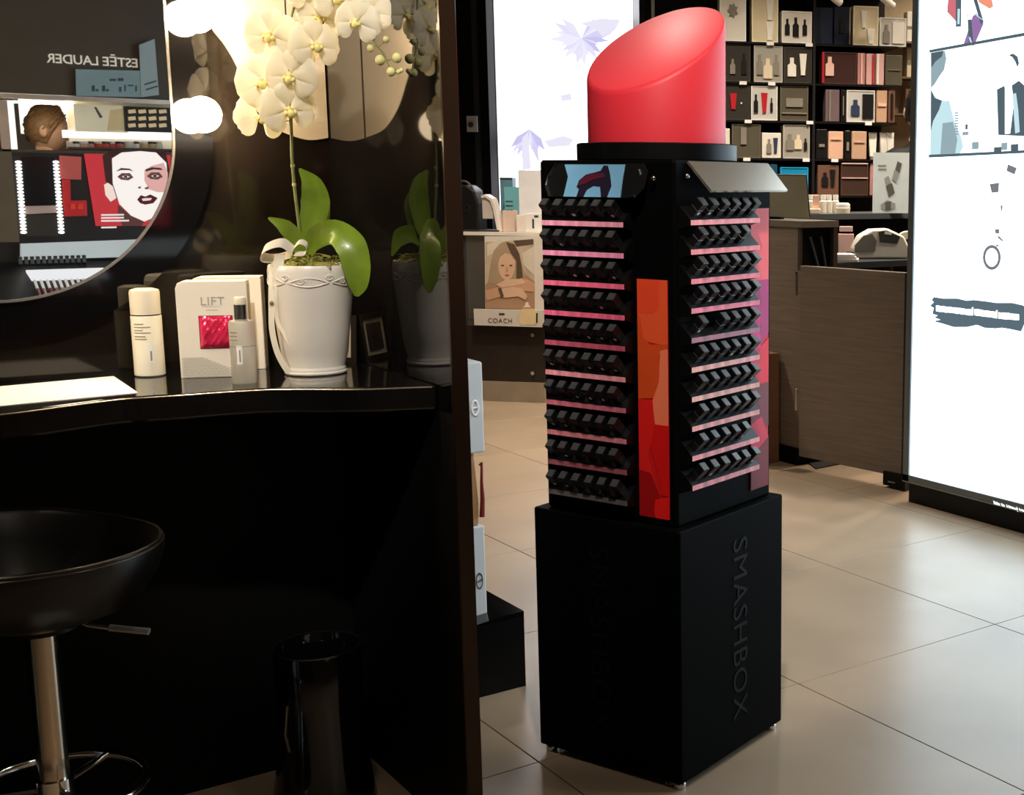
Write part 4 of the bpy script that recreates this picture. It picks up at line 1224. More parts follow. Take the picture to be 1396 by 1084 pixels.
INK = M('ink_dark', (52, 60, 66), .5)
simple_box(PSC, 'perfume_carton', 'tall slate blue carton behind the teal carton', 683, 700, 242, .30, .06, TEALD, ztp, details=[('print_band', .0, 1, .96, 1, INK)])
simple_box(PSC, 'perfume_carton', 'teal carton with dark lines of print', 688, 708, 255, .22, .06, TEAL, ztp, details=[('print_line', .1, .6, .36 + .1 * k, .385 + .1 * k, INK) for k in range(4)])
simple_box(PSC, 'sample_carton', 'small pinkish beige carton on the showcase', 685, 701, 287, .10, .06, M('carton_blush', (216, 190, 174), .5), ztp)
simple_box(PSC, 'sample_carton', 'large plain white carton beside the teal carton', 708, 741, 232, .20, .1, M('carton_bright', (246, 246, 248), .4, emit=(255, 255, 255), estr=.0), ztp)
simple_box(PSC, 'sample_carton', 'low white carton in front of the large white carton', 704, 716, 293, .08, .05, M('carton_warm', (240, 228, 214), .5), ztp)
tb, hw, hh = simple_box(PSC, 'sample_bottle_card', 'white card showing a small printed bottle', 716, 741, 291, .06, .03, M('carton_pale', (244, 236, 226), .5), ztp, 'card', details=[('printed_bottle', .5, .82, .08, .75, WHITE_PAPER), ('printed_label', .38, .48, .2, .7, INK), ('bottle_cap', .5, .72, .78, .9, INK)])

# ================================================================== BLACK FLOOR DISPLAY behind the side panel
fb0 = onz(717, 935, 0)
fd = thing('floor_display', 'black box-shaped floor display with a curved top beside the station', 'display stand', (fb0[0], fb0[1], 0), 0)
zt_ = at(716, 833, depth(fb0))[2]
MB().box((-.44, 0, 0), (0, .30, zt_ - .012)).build('plinth_box', BLACK_SATIN, fd, org=O0)
cv = [(-.44, zt_ - .012), (0, zt_ - .012), (0, zt_), (-.04, zt_ + .002), (-.10, zt_ + .012), (-.16, zt_ + .03), (-.2, zt_ + .05), (-.44, zt_ + .05)]
m = MB(); vs = []
top = [(0, 0, zt_), (-.05, 0, zt_ - .002), (-.10, 0, zt_ - .006), (-.15, 0, zt_ - .012), (-.44, 0, zt_ - .012)]
m.prism([(p[0], p[2]) for p in top] + [(-.44, zt_ - .014), (0, zt_ - .014)], .30, lambda a, b, k: (a, k, b)).build('tray_lip', BLACK_GLOSS2, fd, org=O0)
m = MB(); pts = [(.0, .30, zt_), (-.04, .24, zt_ + .0), (-.07, .30, zt_ + .03)]
m.add([(0, .29, zt_ - .01), (-.16, .29, zt_ - .01), (-.16, .29, zt_ + .045), (-.09, .29, zt_ + .03), (-.04, .29, zt_ + .008),
       (0, .30, zt_ - .01), (-.16, .30, zt_ - .01), (-.16, .30, zt_ + .045), (-.09, .30, zt_ + .03), (-.04, .30, zt_ + .008)],
      [(0, 1, 2, 3, 4), (9, 8, 7, 6, 5)] + [(i, 5 + i, 5 + (i + 1) % 5, (i + 1) % 5) for i in range(5)]).build('curved_back', BLACK_GLOSS2, fd, org=O0)
# white boxes standing in the display
DW = M('display_white', (206, 212, 216), .4, var=.02); DW2 = M('display_cream', (206, 186, 160), .5)
yb_ = fb0[1] + .06


def disp_box(name, label, x0, x1, yt, yb2, Y, dep, sup=None):
    p0, p1 = onY(x0, yb2, Y), onY(x1, yb2, Y); q = onY(x1, yt, Y)
    zb_ = max(p1[2], 0) if sup is None else sup
    t_ = thing(name, label, 'box', (p1[0], Y, zb_), 0)
    W_, H_ = max(.11, p1[0] - p0[0]), q[2] - zb_
    MB().bbox((-W_, 0, 0), (0, dep, H_), .003).build('carton', DW, t_, org=O0)
    MB().box((0, .004, .004), (.0012, dep - .004, H_ - .004)).build('side_face', DW2, t_, org=O0)
    return t_, W_, H_


t1, W1, H1 = disp_box('skincare_carton', 'white carton with an oval line emblem standing in the black floor display', 640, 664.5, 716, 842, fb0[1] + .06, .09, zt_ - .0115)
ov = lambda cx_, cz, a, b, n=20: [(cx_ + a * math.cos(q), -.002, cz + b * math.sin(q)) for q in np.linspace(0, 2 * math.pi, n + 1)[:-1]]
zl1 = onY(652, 792, fb0[1] + .06)[2] - (zt_ - .0115); xl1 = -.020
MB().tube(ov(xl1, zl1, .009, .021), .0014, 6, closed=True).build('emblem_oval', INK, t1, True, org=O0)
MB().tube([(xl1 - .009, -.002, zl1 - .004), (xl1 + .009, -.002, zl1 + .004)], .0012, 6).build('emblem_bar', INK, t1, True, org=O0)
# tan bag with a red tassel resting on the lower carton
ztan = zt_ - .0115 + H1
tn = thing('tan_pouch', 'tan pouch with a dark red tassel between the white cartons', 'pouch', (onY(655, 700, fb0[1] + .06)[0], fb0[1] + .07, ztan), 0)
zu = onY(655, 617, fb0[1] + .06)[2]
hp = zu - ztan
MB().prism([(-.10, 0), (.0, 0), (.002, hp * .3), (-.002, hp * .6), (-.008, hp), (-.10, hp)], .06, lambda a, b, k: (a, k, b)).build('pouch_body', M('tan_leather', (176, 136, 98), .5, var=.2), tn, org=O0, bevel=.004)
MB().tube([(.004, -.004, hp * .82), (.010, -.006, hp * .86), (.008, -.006, hp * .6), (.009, -.006, hp * .35), (.006, -.006, hp * .12)], [.003, .003, .004, .006, .007], 8).build('red_tassel', M('tassel_red', (112, 26, 20), .6), tn, True, org=O0)
t2, W2, H2 = disp_box('skincare_carton', 'white carton with a white oval emblem on top of the tan pouch', 638, 661, 493, 617, fb0[1] + .06, .09, zu)
zl2 = onY(649, 556, fb0[1] + .06)[2] - zu
WE = M('emblem_white', (250, 250, 250), .4)
MB().tube(ov(-.024, zl2, .009, .019), .0028, 6, closed=True).build('emblem_oval', WE, t2, True, org=O0)
MB().tube([(-.032, -.002, zl2 - .001), (-.016, -.002, zl2 + .001)], .0024, 6).build('emblem_bar', WE, t2, True, org=O0)

# ================================================================== CASH DESK
WOOD = M('grey_brown_wood', (122, 110, 98), .42, var=.16, scale=3.0, aniso=(1.2, 1.2, 26), bump=.03)
WOODD = M('dark_wood_edge', (64, 56, 50), .45)
# cabinet at the left end
cc = onz(1090, 628, 0)
CX0, CY0 = 3.852, 4.757
ZCAB = 1.17
cab = thing('desk_cabinet', 'grey brown wooden cash desk cabinet with an open folder niche', 'cabinet', (CX0, CY0, 0), 0)
MB().box((0, .02, .09), (.22, .42, ZCAB - .03)).build('carcass', WOOD, cab, org=O0)
MB().box((.01, .03, 0), (.21, .40, .09)).build('toe_kick', BLACK_MATT, cab, org=O0)
MB().box((0, .0, .09), (.22, .02, .94)).build('front_panel', WOOD, cab, org=O0)
MB().box((0, 0, .94), (.012, .02, ZCAB - .03)).build('niche_frame', WOODD, cab, org=O0)
MB().box((.195, -.01, .94), (.22, .02, ZCAB - .03)).build('niche_frame', WOODD, cab, org=O0)
MB().box((-.004, -.012, ZCAB - .03), (.224, .42, ZCAB)).build('top_board', M('desk_top_grey', (112, 104, 94), .4), cab, org=O0)
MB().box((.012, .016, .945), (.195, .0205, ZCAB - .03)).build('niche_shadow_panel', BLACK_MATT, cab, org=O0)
for k, (dx, c) in enumerate([(.03, (70, 84, 92)), (.075, (58, 70, 78))]):
    tf = thing('folder', ['slim blue grey folder leaning in the desk niche', 'darker slate folder behind the blue grey one'][k], 'folder', (CX0 + dx, CY0 + .004, .945), 0, 'folders in the desk niche')
    m = MB(); s_ = -.055 + .02 * k
    b_ = [(.085, 0), (.093, 0), (.093 + s_, .15), (.085 + s_, .152)]
    m.prism(b_, .012, lambda a, b, kk: (a, kk - .002, b)).build('cover', M('folder_%d' % k, c, .5), tf, org=O0)
# gate door hinged at the cabinet corner
g0 = np.array([CX0 - .005, CY0 - .02]); g1 = onz(1232, 668, 0)[:2]
dv = g1 - g0; L = math.hypot(*dv); rz = math.atan2(dv[1], dv[0])
gt = thing('desk_gate', 'open grey brown wooden gate of the cash desk', 'door', (g0[0], g0[1], 0), rz)
zt0 = at(1094, 362, depth(g0))[2]; zb0 = .06
MB().bbox((.004, -.018, zb0), (L, .018, zt0), .002).build('door_leaf', WOOD, gt, org=O0)
MB().box((L - .002, -.019, .0), (L + .022, .019, zt0)).build('edge_post', M('post_dark', (34, 34, 36), .4), gt, org=O0)
MB().box((L - .10, -.026, .012), (L + .02, .026, .075)).build('foot_block', BLACK_SATIN, gt, org=O0)
MB().box((L - .07, -.0275, .028), (L - .03, -.026, .034)).build('foot_mark', M('mark_grey', (150, 145, 140), .4), gt, org=O0)
for y in (388, 545):
    z = at(1085, y, depth(g0))[2]
    hg = MB().lathe([(.007, -.05), (.007, .05)], 10, (-.016, -.018, z)).build('hinge', STEEL, gt, True, org=O0)
    MB().lathe([(.009, .05), (.009, .058)], 10, (-.016, -.018, z)).build('hinge_pin', CHROME, hg, True, org=O0)
pw = at(1240, 400, depth(g1) + .05)
# worktop and raised shelf behind the gate
wt = thing('cash_desk', 'dark cash desk worktop with a raised rear shelf', 'desk', (4.62, 5.15, 0), 0, world=True)
MB().box((4.075, 4.80, .935), (5.30, 5.52, .965)).build('worktop', M('worktop_slate', (50, 54, 58), .3), wt)
MB().box((4.085, 5.525, .0), (5.30, 5.555, 1.149)).build('back_board', BLACK_MATT, wt)
MB().box((4.075, 5.45, 1.15), (5.30, 5.85, 1.18)).build('raised_shelf', M('shelf_slate', (74, 78, 80), .3), wt)
MB().box((4.085, 4.86, 0), (5.26, 4.88, .935)).build('modesty_panel', BLACK_MATT, wt)
MB().box((5.25, 4.82, 0), (5.30, 5.34, .935)).build('end_panel', BLACK_MATT, wt)
MB().box((4.48, 4.81, .80), (4.495, 4.86, .935)).build('divider', WOODD, wt)
# cardboard box against the cabinet
cb = onz(1064, 632, 0)
tcb = thing('cardboard_box', 'tall plain brown cardboard box beside the cash desk cabinet', 'box', (3.672, 4.90, 0), R(-1))
zcb = at(1055, 486, depth((3.62, 4.92)))[2]
MB().bbox((0, 0, 0), (.17, .22, zcb), .003).build('carton', M('cardboard', (132, 92, 66), .7, var=.1), tcb, org=O0)
MB().box((.075, -.001, .01), (.10, .22, zcb + .001)).build('tape', M('box_tape', (120, 82, 58), .4), tcb, org=O0)
# thin dark patch on the floor behind the gate
q = [onz(x, y, 0) for x, y in [(1090, 622), (1130, 617), (1163, 630), (1112, 640)]]
o = MB().prism([(p[0], p[1]) for p in q], .006, lambda u, v, k: (u, v, k)).build('floor_dark_patch', M('patch_dark', (44, 38, 34), .8), None, org=(q[0][0], q[0][1], 0)); o.location = (q[0][0], q[0][1], 0)
tag(o, 'small thin dark patch on the floor below the desk gate', 'mat')
# monitor seen from behind
mn = thing('monitor', 'olive grey back of a computer monitor on the desk cabinet', 'monitor', (3.93, 5.10, ZCAB), R(-62))
MB().add([(-.16, 0, .01), (.21, 0, .01), (.18, .03, .21), (-.18, .03, .21), (-.16, .025, .01), (.21, .025, .01), (.18, .05, .21), (-.18, .05, .21)],
         [(0, 1, 2, 3), (7, 6, 5, 4), (0, 4, 5, 1), (1, 5, 6, 2), (2, 6, 7, 3), (3, 7, 4, 0)]).build('back_shell', M('monitor_olive', (134, 130, 108), .5, var=.04), mn, org=O0)
MB().tube([(-.18, .038, .212), (.18, .038, .212), (.21, .012, .01)], .006, 6).build('edge_frame', M('monitor_edge', (52, 54, 52), .4), mn, org=O0)
MB().box((-.06, -.01, 0), (.06, .05, .012)).build('stand_foot', BLACK_MATT, mn, org=O0)


def on_desk(x, y, z):
    return onz(x, y, z)


# pink perfume bottle
p = onz(1153, 346, .9662); s_ = depth(p) / F
tpk = thing('perfume_bottle', 'pale pink square perfume bottle on the worktop', 'bottle', p, cam_yaw(0))
hw = 10.5 * s_
MB().bbox((-hw, -hw * .5, 0), (hw, hw * .5, 27 * s_), .003).build('bottle', M('pink_glass', (232, 190, 180), .2, var=.03), tpk, org=O0)
MB().bbox((-hw * .5, -hw * .3, 27 * s_), (hw * .5, hw * .3, 30 * s_), .001).build('collar', BLACK_MATT, tpk, org=O0)
MB().bbox((-hw * .85, -hw * .4, 30 * s_), (hw * .85, hw * .4, 37 * s_), .002).build('cap', M('pink_cap', (238, 204, 196), .3), tpk, org=O0)
# stacked white sheets
p = onz(1146, 357, .965)
for k in range(3):
    o = thing('receipt_pad', ['bottom pad of the white paper pads on the worktop', 'middle pad of the white paper pads on the worktop', 'top pad of the white paper pads on the worktop'][k], 'paper', (p[0], p[1], .9662 + .012 * k), cam_yaw(-4 + 5 * k), 'white paper pads on the worktop')
    MB().box((-.085, -.02, 0), (.085 - .008 * k, .12, .0115)).build('pad', WHITE_PAPER, o, org=O0)
    MB().box((-.085, -.0206, .009), (.085 - .008 * k, -.02, .0115)).build('pad_binding', M('pad_edge', (206, 206, 202), .6), o, org=O0)
# receipt printer / scanner machine
p = onz(1200, 352, .9662); s_ = depth(p) / F
tpr = thing('receipt_printer', 'rounded white and grey receipt printer on the worktop', 'printer', p, cam_yaw(8))
prof = [(-36, 0), (36, 0), (38, 14), (30, 30), (8, 40), (-14, 39), (-30, 30), (-38, 14)]
MB().prism([(a * s_, b * s_) for a, b in prof], .13, lambda a, b, k: (a, k - .05, b)).build('housing', M('printer_white', (224, 220, 208), .35), tpr, True, org=O0, bevel=.01)
MB().prism([(a * s_, b * s_) for a, b in [(-38, 8), (-10, 10), (-8, 24), (-14, 33), (-26, 31), (-38, 18)]], .004, lambda a, b, k: (a, -.052 - k, b)).build('side_cover', M('printer_grey', (120, 116, 110), .4), tpr, org=O0)
MB().prism([(a * s_, b * s_) for a, b in [(-4, 22), (20, 20), (24, 30), (4, 38), (-6, 36)]], .004, lambda a, b, k: (a, -.052 - k, b)).build('control_panel', M('printer_panel', (70, 70, 72), .3), tpr, org=O0)
MB().prism([(a * s_, b * s_) for a, b in [(2, 33), (12, 32), (12, 35), (3, 37)]], .002, lambda a, b, k: (a, -.0565 - k, b)).build('control_button', WHITE_PAPER, tpr, org=O0)
MB().box((-44 * s_, -.02, 0), (-20 * s_, .06, 8 * s_)).build('paper_tray', BLACK_SATIN, tpr, org=O0)
# white roll machine at the right
p = onz(1236, 346, .9662)
trl = thing('label_roll', 'cream label roll beside the receipt printer', 'roll', p, cam_yaw(0))
o = MB().lathe([(.06, 0), (.062, .004), (.062, .07), (.06, .074)], 28).build('roll', CREAM, trl, True, org=O0); o.rotation_euler = (R(90), 0, 0); o.location = (0, .03, .062)
o = MB().lathe([(.02, 0), (.02, .004)], 16).build('core', BLACK_MATT, trl, True, org=O0); o.rotation_euler = (R(90), 0, 0); o.location = (0, -.045, .062)
# things on the raised shelf
ZS = 1.1812
cosm = M('bottle_milk', (226, 218, 200), .35); capw = M('cap_pale', (240, 236, 226), .4)
for k, (x, y, r_, h, nm) in enumerate([(1104, 284, 5, 26, 'first'), (1111, 284, 5, 26, 'second'), (1122, 284, 5, 26, 'third'), (1130, 283, 5, 26, 'fourth'), (1139, 282, 5, 26, 'fifth')]):
    p = onz(x, 290, ZS); p = np.array([p[0], min(max(p[1], 5.5), 5.8), ZS]); s_ = depth(p) / F
    tb_ = thing('sample_bottle', 'small milky bottle on the raised shelf, %s from the monitor' % nm, 'bottle', p, 0, 'milky sample bottles in a row')
    MB().lathe([(r_ * s_, 0), (r_ * s_, 15 * s_), (r_ * .6 * s_, 17 * s_)], 14).build('body', cosm, tb_, True, org=O0)
    MB().lathe([(r_ * .75 * s_, 17 * s_), (r_ * .75 * s_, 24 * s_)], 14).build('cap', capw, tb_, True, org=O0)
p = onz(1152, 291, ZS); s_ = depth(p) / F
tj = thing('cream_jar', 'white lidded cream jar on the raised shelf', 'jar', (p[0], max(p[1], 5.5), ZS), 0)
MB().lathe([(9 * s_, 0), (10 * s_, 7 * s_), (9 * s_, 8 * s_)], 18).build('jar', CREAM, tj, True, org=O0)
MB().lathe([(9.5 * s_, 8 * s_), (9.5 * s_, 12 * s_), (7 * s_, 14 * s_)], 18).build('lid', capw, tj, True, org=O0)
p = onz(1180, 294, ZS); s_ = depth(p) / F
tt = thing('tissue_box', 'low cream tray with a folded card on the raised shelf', 'tray', (p[0], max(p[1], 5.52), ZS), cam_yaw(0))
MB().bbox((-13 * s_, -.03, 0), (13 * s_, .05, 7 * s_), .003).build('tray', M('tray_cream', (236, 214, 190), .5), tt, org=O0)
MB().bbox((2 * s_, 0, 7 * s_), (12 * s_, .04, 26 * s_), .002).build('folded_card', M('card_peach', (232, 190, 166), .5), tt, org=O0)
p = onz(1126, 297, ZS); s_ = depth(p) / F
tt = thing('card_terminal', 'small tilted card terminal with a grey screen', 'card terminal', (p[0], max(p[1], 5.48), ZS), cam_yaw(0))
MB().add([(-.04, 0, 0), (.03, 0, 0), (.08, .04, .075), (.012, .04, .08), (-.04, .02, 0), (.03, .02, 0), (.08, .06, .075), (.012, .06, .08)],
         [(0, 1, 2, 3), (7, 6, 5, 4), (0, 4, 5, 1), (1, 5, 6, 2), (2, 6, 7, 3), (3, 7, 4, 0)]).build('housing', M('terminal_light', (188, 184, 176), .4), tt, org=O0)
MB().add([(-.025, -.002, .008), (.022, -.002, .008), (.062, .034, .066), (.014, .034, .07), (-.025, 0.004, .008), (.022, .004, .008), (.062, .04, .066), (.014, .04, .07)],
         [(0, 1, 2, 3), (7, 6, 5, 4), (0, 4, 5, 1), (1, 5, 6, 2), (2, 6, 7, 3), (3, 7, 4, 0)]).build('screen', M('terminal_screen', (92, 96, 96), .2), tt, org=O0)
# display card with printed bottles, standing on the raised shelf
pcx = Plane(at(1215, 290, 7.42), 0)
u0, _ = pcx.hit(1190, 250); u1, _ = pcx.hit(1240, 250); ztc = pcx.hit(1215, 208)[1]
tc = thing('display_card', 'pale blue display card with printed cosmetic bottles', 'card', pcx.world((u0 + u1) / 2, 0, ZS), pcx.rz)
hw = (u1 - u0) / 2; hh = ztc - ZS
MB().box((-hw, 0, 0), (hw, .006, hh)).build('card', M('card_pale_blue', (208, 220, 222), .5), tc, org=O0)
MB().box((-hw, .006, 0), (hw, .06, .008)).build('card_foot', M('card_foot', (190, 200, 202), .5), tc, org=O0)
DB = M('print_bottle_grey', (150, 156, 154), .5); DBD = M('print_bottle_dark', (92, 92, 88), .5)


def cardpoly(nm, pts, mt, lift=.0008):
    MB().prism([(hw * (2 * a - 1), hh * (1 - b)) for a, b in pts], .0012, lambda a, b, k: (a, -lift - k, b)).build(nm, mt, tc, org=O0)


cardpoly('printed_bottle', [(.58, .28), (.72, .34), (.64, .5), (.52, .44)], DB); cardpoly('printed_cap', [(.66, .14), (.78, .18), (.72, .34), (.6, .28)], DBD)
cardpoly('printed_bottle', [(.36, .56), (.52, .5), (.6, .66), (.44, .74)], DBD); cardpoly('printed_cap', [(.32, .42), (.42, .38), (.5, .5), (.37, .55)], DB)
cardpoly('printed_jar', [(.22, .86), (.4, .78), (.62, .84), (.62, .92), (.4, .96), (.24, .93)], DB); cardpoly('printed_jar_lid', [(.34, .82), (.5, .8), (.5, .94), (.36, .94)], DBD, .0022)
cardpoly('print_line', [(.14, .2), (.36, .2), (.36, .22), (.14, .22)], DB); cardpoly('print_line', [(.14, .26), (.36, .26), (.36, .28), (.14, .28)], DB)

# ================================================================== GIFT SET SHELVES
GWP = Plane(at(985, 250, 8.1), 13)
gs = GWP.root('gift_shelf', 'black wall shelving filled with perfume gift sets', 'shelving')
UL, _ = GWP.hit(872, 100); UR, _ = GWP.hit(1224, 100)
MB().box((UL, .34, 0), (UR, .38, 3.0)).build('back_panel', M('shelf_back', (26, 20, 17), .5), gs, org=O0)
MB().box((UL, -.02, 0), (UL + .035, .34, 3.0)).build('side_panel', BLACK_SATIN, gs, org=O0)
um, _ = GWP.hit(1110, 100)
MB().box((um - .008, .0, 0), (um + .008, .34, 3.0)).build('divider', M('shelf_divider', (18, 15, 14), .5), gs, org=O0)
um2, _ = GWP.hit(888, 30)
MB().box((um2, .0, 0), (um2 + .02, .02, 3.0)).build('upright_rail', STEEL, gs, org=O0)
boards = []
for yl in (58, 112.5, 164.5, 216, 266):
    z = GWP.hit(1060, yl, 0)[1]; boards.append(z)
    for a_, b_ in ((UL + .035, um - .008), (um + .008, UR)):
        MB().box((a_, 0, z - .012), (b_, .34, z)).build('shelf_board', M('board_black', (20, 17, 16), .35), gs, org=O0)
zlow = GWP.hit(1060, 330, 0)[1]
MB().box((UL + .035, 0, zlow - .02), (UR, .34, zlow)).build('shelf_board', M('board_black', (20, 17, 16), .35), gs, org=O0)
boards.append(zlow)
ztopb = GWP.hit(1060, 2, 0)[1]
MB().box((UL + .035, .02, ztopb + .10), (UR, .34, ztopb + .13)).build('canopy', M('board_black', (20, 17, 16), .35), gs, org=O0)
for x, y in [(1050, 58), (1103, 62), (1013, 112), (1052, 112.5), (1020, 164), (1104, 165), (1184, 166), (1018, 217), (1099, 216), (1138, 215)]:
    u, _ = GWP.hit(x, y); z = min(boards, key=lambda b: abs(b - GWP.hit(x, y)[1]))
    MB().box((u - .022, -.003, z - .018), (u + .022, -.0002, z + .002)).build('price_tag', WHITE_PAPER, gs, org=O0)
MO = {'w': M('motif_white', (244, 240, 228), .4), 'k': M('motif_black', (24, 22, 22), .4), 'r': M('motif_red', (190, 36, 48), .4), 'g': M('motif_grey', (140, 134, 122), .4),
      'n': M('motif_navy', (52, 62, 92), .4), 'c': M('motif_cream', (230, 214, 184), .4), 'p': M('motif_pink', (236, 196, 180), .4)}


def motif(par, hw_, hh_, kind, cx_, w_, z0_, z1_, mt):
    a, b = hw_ * (2 * (cx_ - w_ / 2) - 1), hw_ * (2 * (cx_ + w_ / 2) - 1); c = (a + b) / 2; q = (b - a) / 2
    z0_, z1_ = hh_ * z0_, hh_ * z1_; H_ = z1_ - z0_
    if kind == 'bottle':
        pts = [(c - q, z0_), (c + q, z0_), (c + q, z0_ + H_ * .6), (c + q * .45, z0_ + H_ * .7), (c + q * .45, z1_), (c - q * .45, z1_), (c - q * .45, z0_ + H_ * .7), (c - q, z0_ + H_ * .6)]
    elif kind == 'tube':
        pts = [(c - q * .6, z0_), (c + q * .6, z0_), (c + q * .6, z0_ + H_ * .15), (c + q, z1_), (c - q, z1_), (c - q * .6, z0_ + H_ * .15)]
    elif kind == 'tree':
        pts = [(c + q * (1 if i % 2 else .6) * math.cos(i * .4488), (z0_ + z1_) / 2 + H_ / 2 * (1 if i % 2 else .7) * math.sin(i * .4488)) for i in range(14)]
    else:
        pts = [(a, z0_), (b, z0_), (b, z1_), (a, z1_)]
    return MB().prism(pts, .008, lambda u, v, k: (u, -.001 - k, v)).build('printed_' + kind, MO[mt], par, org=O0)


GC = {'white': (238, 232, 218), 'cream': (226, 212, 178), 'dark': (58, 54, 48), 'grey': (168, 164, 154), 'olive': (92, 86, 72), 'navy': (32, 40, 58), 'black': (24, 22, 22), 'maroon': (66, 42, 38), 'rose': (196, 140, 138), 'pink': (222, 178, 172),
      'peach': (232, 186, 158), 'mauve': (118, 100, 104), 'blue': (22, 142, 190), 'teal': (26, 82, 106), 'brown': (118, 84, 68), 'dbrown': (70, 50, 42), 'silver': (206, 204, 198), 'sand': (206, 168, 138)}
B, T_, Q = 'bottle', 'tube', 'panel'
gifts = [
    # row, x0, x1, ytop, colour, label, motifs
    (0, 981, 1018, -8, 'white', 'white gift box printed with a grey tree', [('tree', .5, .42, .5, .82, 'g')]),
    (0, 1025, 1062, -4, 'cream', 'cream gift box with two white tubes, beside the tree box', [(T_, .68, .3, .5, .98, 'w'), (T_, .68, .3, .05, .46, 'w')]),
    (0, 1066, 1108, 15, 'white', 'white gift box with three black bottles', [(B, .18, .16, .25, .75, 'k'), (B, .46, .2, .2, .8, 'k'), (B, .76, .15, .25, .75, 'k')]),
    (0, 1113, 1137, 10, 'navy', 'navy gift box left of the striped navy one', [(Q, .2, .1, .02, .98, 'k')]),
    (0, 1138, 1161, 9, 'navy', 'navy gift box with grey stripes', [(Q, .5, .3, .3, .7, 'k'), (Q, .95, .08, .02, .98, 'g')]),
    (0, 1164, 1199, 8, 'cream', 'cream gift box with two white tubes, beside the framed bottle box', [(T_, .42, .24, .45, .88, 'w'), (T_, .7, .3, .04, .42, 'w')]),
    (0, 1200, 1237, 24, 'silver', 'silver framed gift box with one dark bottle', [(Q, .7, .45, .1, .85, 'w'), (B, .25, .24, .1, .75, 'g')]),
    (1, 988, 1024, 60, 'dark', 'dark gift box with faint bottles, second shelf', [(B, .3, .2, .2, .6, 'g'), (B, .75, .2, .2, .75, 'k')]),
    (1, 1028, 1068, 62, 'grey', 'grey gift box with three bottles', [(B, .2, .2, .2, .75, 'g'), (B, .48, .3, .1, .65, 'c'), (B, .78, .2, .2, .75, 'g')]),
    (1, 1069, 1108, 64, 'dark', 'dark gift box with a white bottle and tube', [(B, .28, .3, .18, .7, 'w'), (T_, .68, .26, .22, .82, 'w')]),
    (1, 1121, 1169, 71, 'maroon', 'wide maroon gift box with a pale bottle', [(B, .22, .24, .25, .85, 'p'), (Q, .03, .06, .02, .98, 'r')]),
    (1, 1170, 1181, 72, 'rose', 'slim rose gift box', [(Q, .5, .2, .02, .98, 'p')]),
    (1, 1182, 1194, 73, 'pink', 'slim pale pink gift box, beside the rose one', [(Q, .8, .2, .02, .98, 'r')]),
    (1, 1195, 1207, 73, 'pink', 'slim pale pink gift box, beside the dark one', [(Q, .2, .25, .02, .98, 'w')]),
    (1, 1208, 1232, 75, 'olive', 'plain dark gift box at the end of the second shelf', [(Q, .5, .7, .5, .52, 'g')]),
    (2, 988, 1023, 115, 'dark', 'dark gift box with one red tube', [(T_, .34, .28, .3, .75, 'r'), (Q, .66, .06, .45, .5, 'w')]),
    (2, 1024, 1061, 117, 'silver', 'pale gift box with black, red and black items', [(B, .18, .16, .22, .75, 'k'), (T_, .5, .24, .22, .8, 'r'), (B, .77, .1, .25, .65, 'k')]),
    (2, 1064, 1103, 117, 'olive', 'dark olive gift box with a faint landscape', [(Q, .5, .6, .4, .65, 'g'), (Q, .5, .9, .2, .24, 'g')]),
    (2, 1126, 1146, 122, 'mauve', 'mauve gift box on the third shelf', [(Q, .3, .1, .02, .98, 'g')]),
    (2, 1147, 1154, 122, 'black', 'slim black gift box beside the mauve one', [(Q, .5, .2, .2, .8, 'g')]),
    (2, 1155, 1194, 123, 'silver', 'silver gift box with two dark bottles', [(B, .3, .3, .2, .7, 'n'), (Q, .75, .38, .1, .88, 'k')]),
    (2, 1196, 1211, 123, 'sand', 'sand coloured gift box', [(Q, .5, .8, .5, .6, 'p')]),
    (2, 1212, 1222, 123, 'brown', 'slim brown gift box at the end of the third shelf', [(Q, .5, .3, .1, .9, 'k')]),
    (3, 986, 996, 175, 'white', 'slim white gift box peeking out beside the red lipstick', [(Q, .5, .6, .1, .4, 'g')]),
    (3, 998, 1038, 169, 'olive', 'large olive grey gift box', [(Q, .4, .2, .4, .9, 'g')]),
    (3, 1039, 1066, 181, 'white', 'small white gift box with a navy bottle', [(B, .36, .26, .2, .75, 'g'), (T_, .7, .24, .22, .8, 'n')]),
    (3, 1068, 1105, 170, 'grey', 'warm grey gift box with three bottles', [(B, .25, .28, .25, .72, 'g'), (B, .56, .28, .28, .7, 'c'), (B, .84, .12, .25, .6, 'k')]),
    (3, 1113, 1129, 176, 'black', 'black gift box on the fourth shelf', [(Q, .5, .5, .4, .5, 'g')]),
    (3, 1130, 1151, 179, 'peach', 'peach gift box between two black ones', [(Q, .5, .7, .7, .72, 'p')]),
    (3, 1152, 1161, 178, 'black', 'slim black gift box between the peach ones', [(Q, .5, .4, .3, .6, 'g')]),
    (3, 1162, 1183, 179, 'sand', 'peach sand gift box beside the white tubes', [(Q, .5, .7, .6, .62, 'p')]),
    (4, 1050, 1061, 224, 'teal', 'slim dark teal gift box', [(Q, .5, .5, .4, .6, 'n')]),
    (4, 1064, 1103, 228, 'blue', 'bright blue gift box', [(Q, .8, .3, .3, .6, 'w')]),
    (4, 1115, 1145, 225, 'brown', 'brown gift box with a dark bottle and tube', [(B, .34, .3, .3, .75, 'k'), (T_, .7, .26, .3, .85, 'k')]),
    (4, 1147, 1185, 222, 'dbrown', 'dark brown gift box with a pale rim', [(Q, .5, .96, .96, 1.0, 'p'), (Q, .5, .96, .52, .55, 'p')]),
    (4, 1187, 1202, 222, 'rose', 'rose brown gift box beside the display card', [(Q, .5, .5, .3, .6, 'p')]),
]
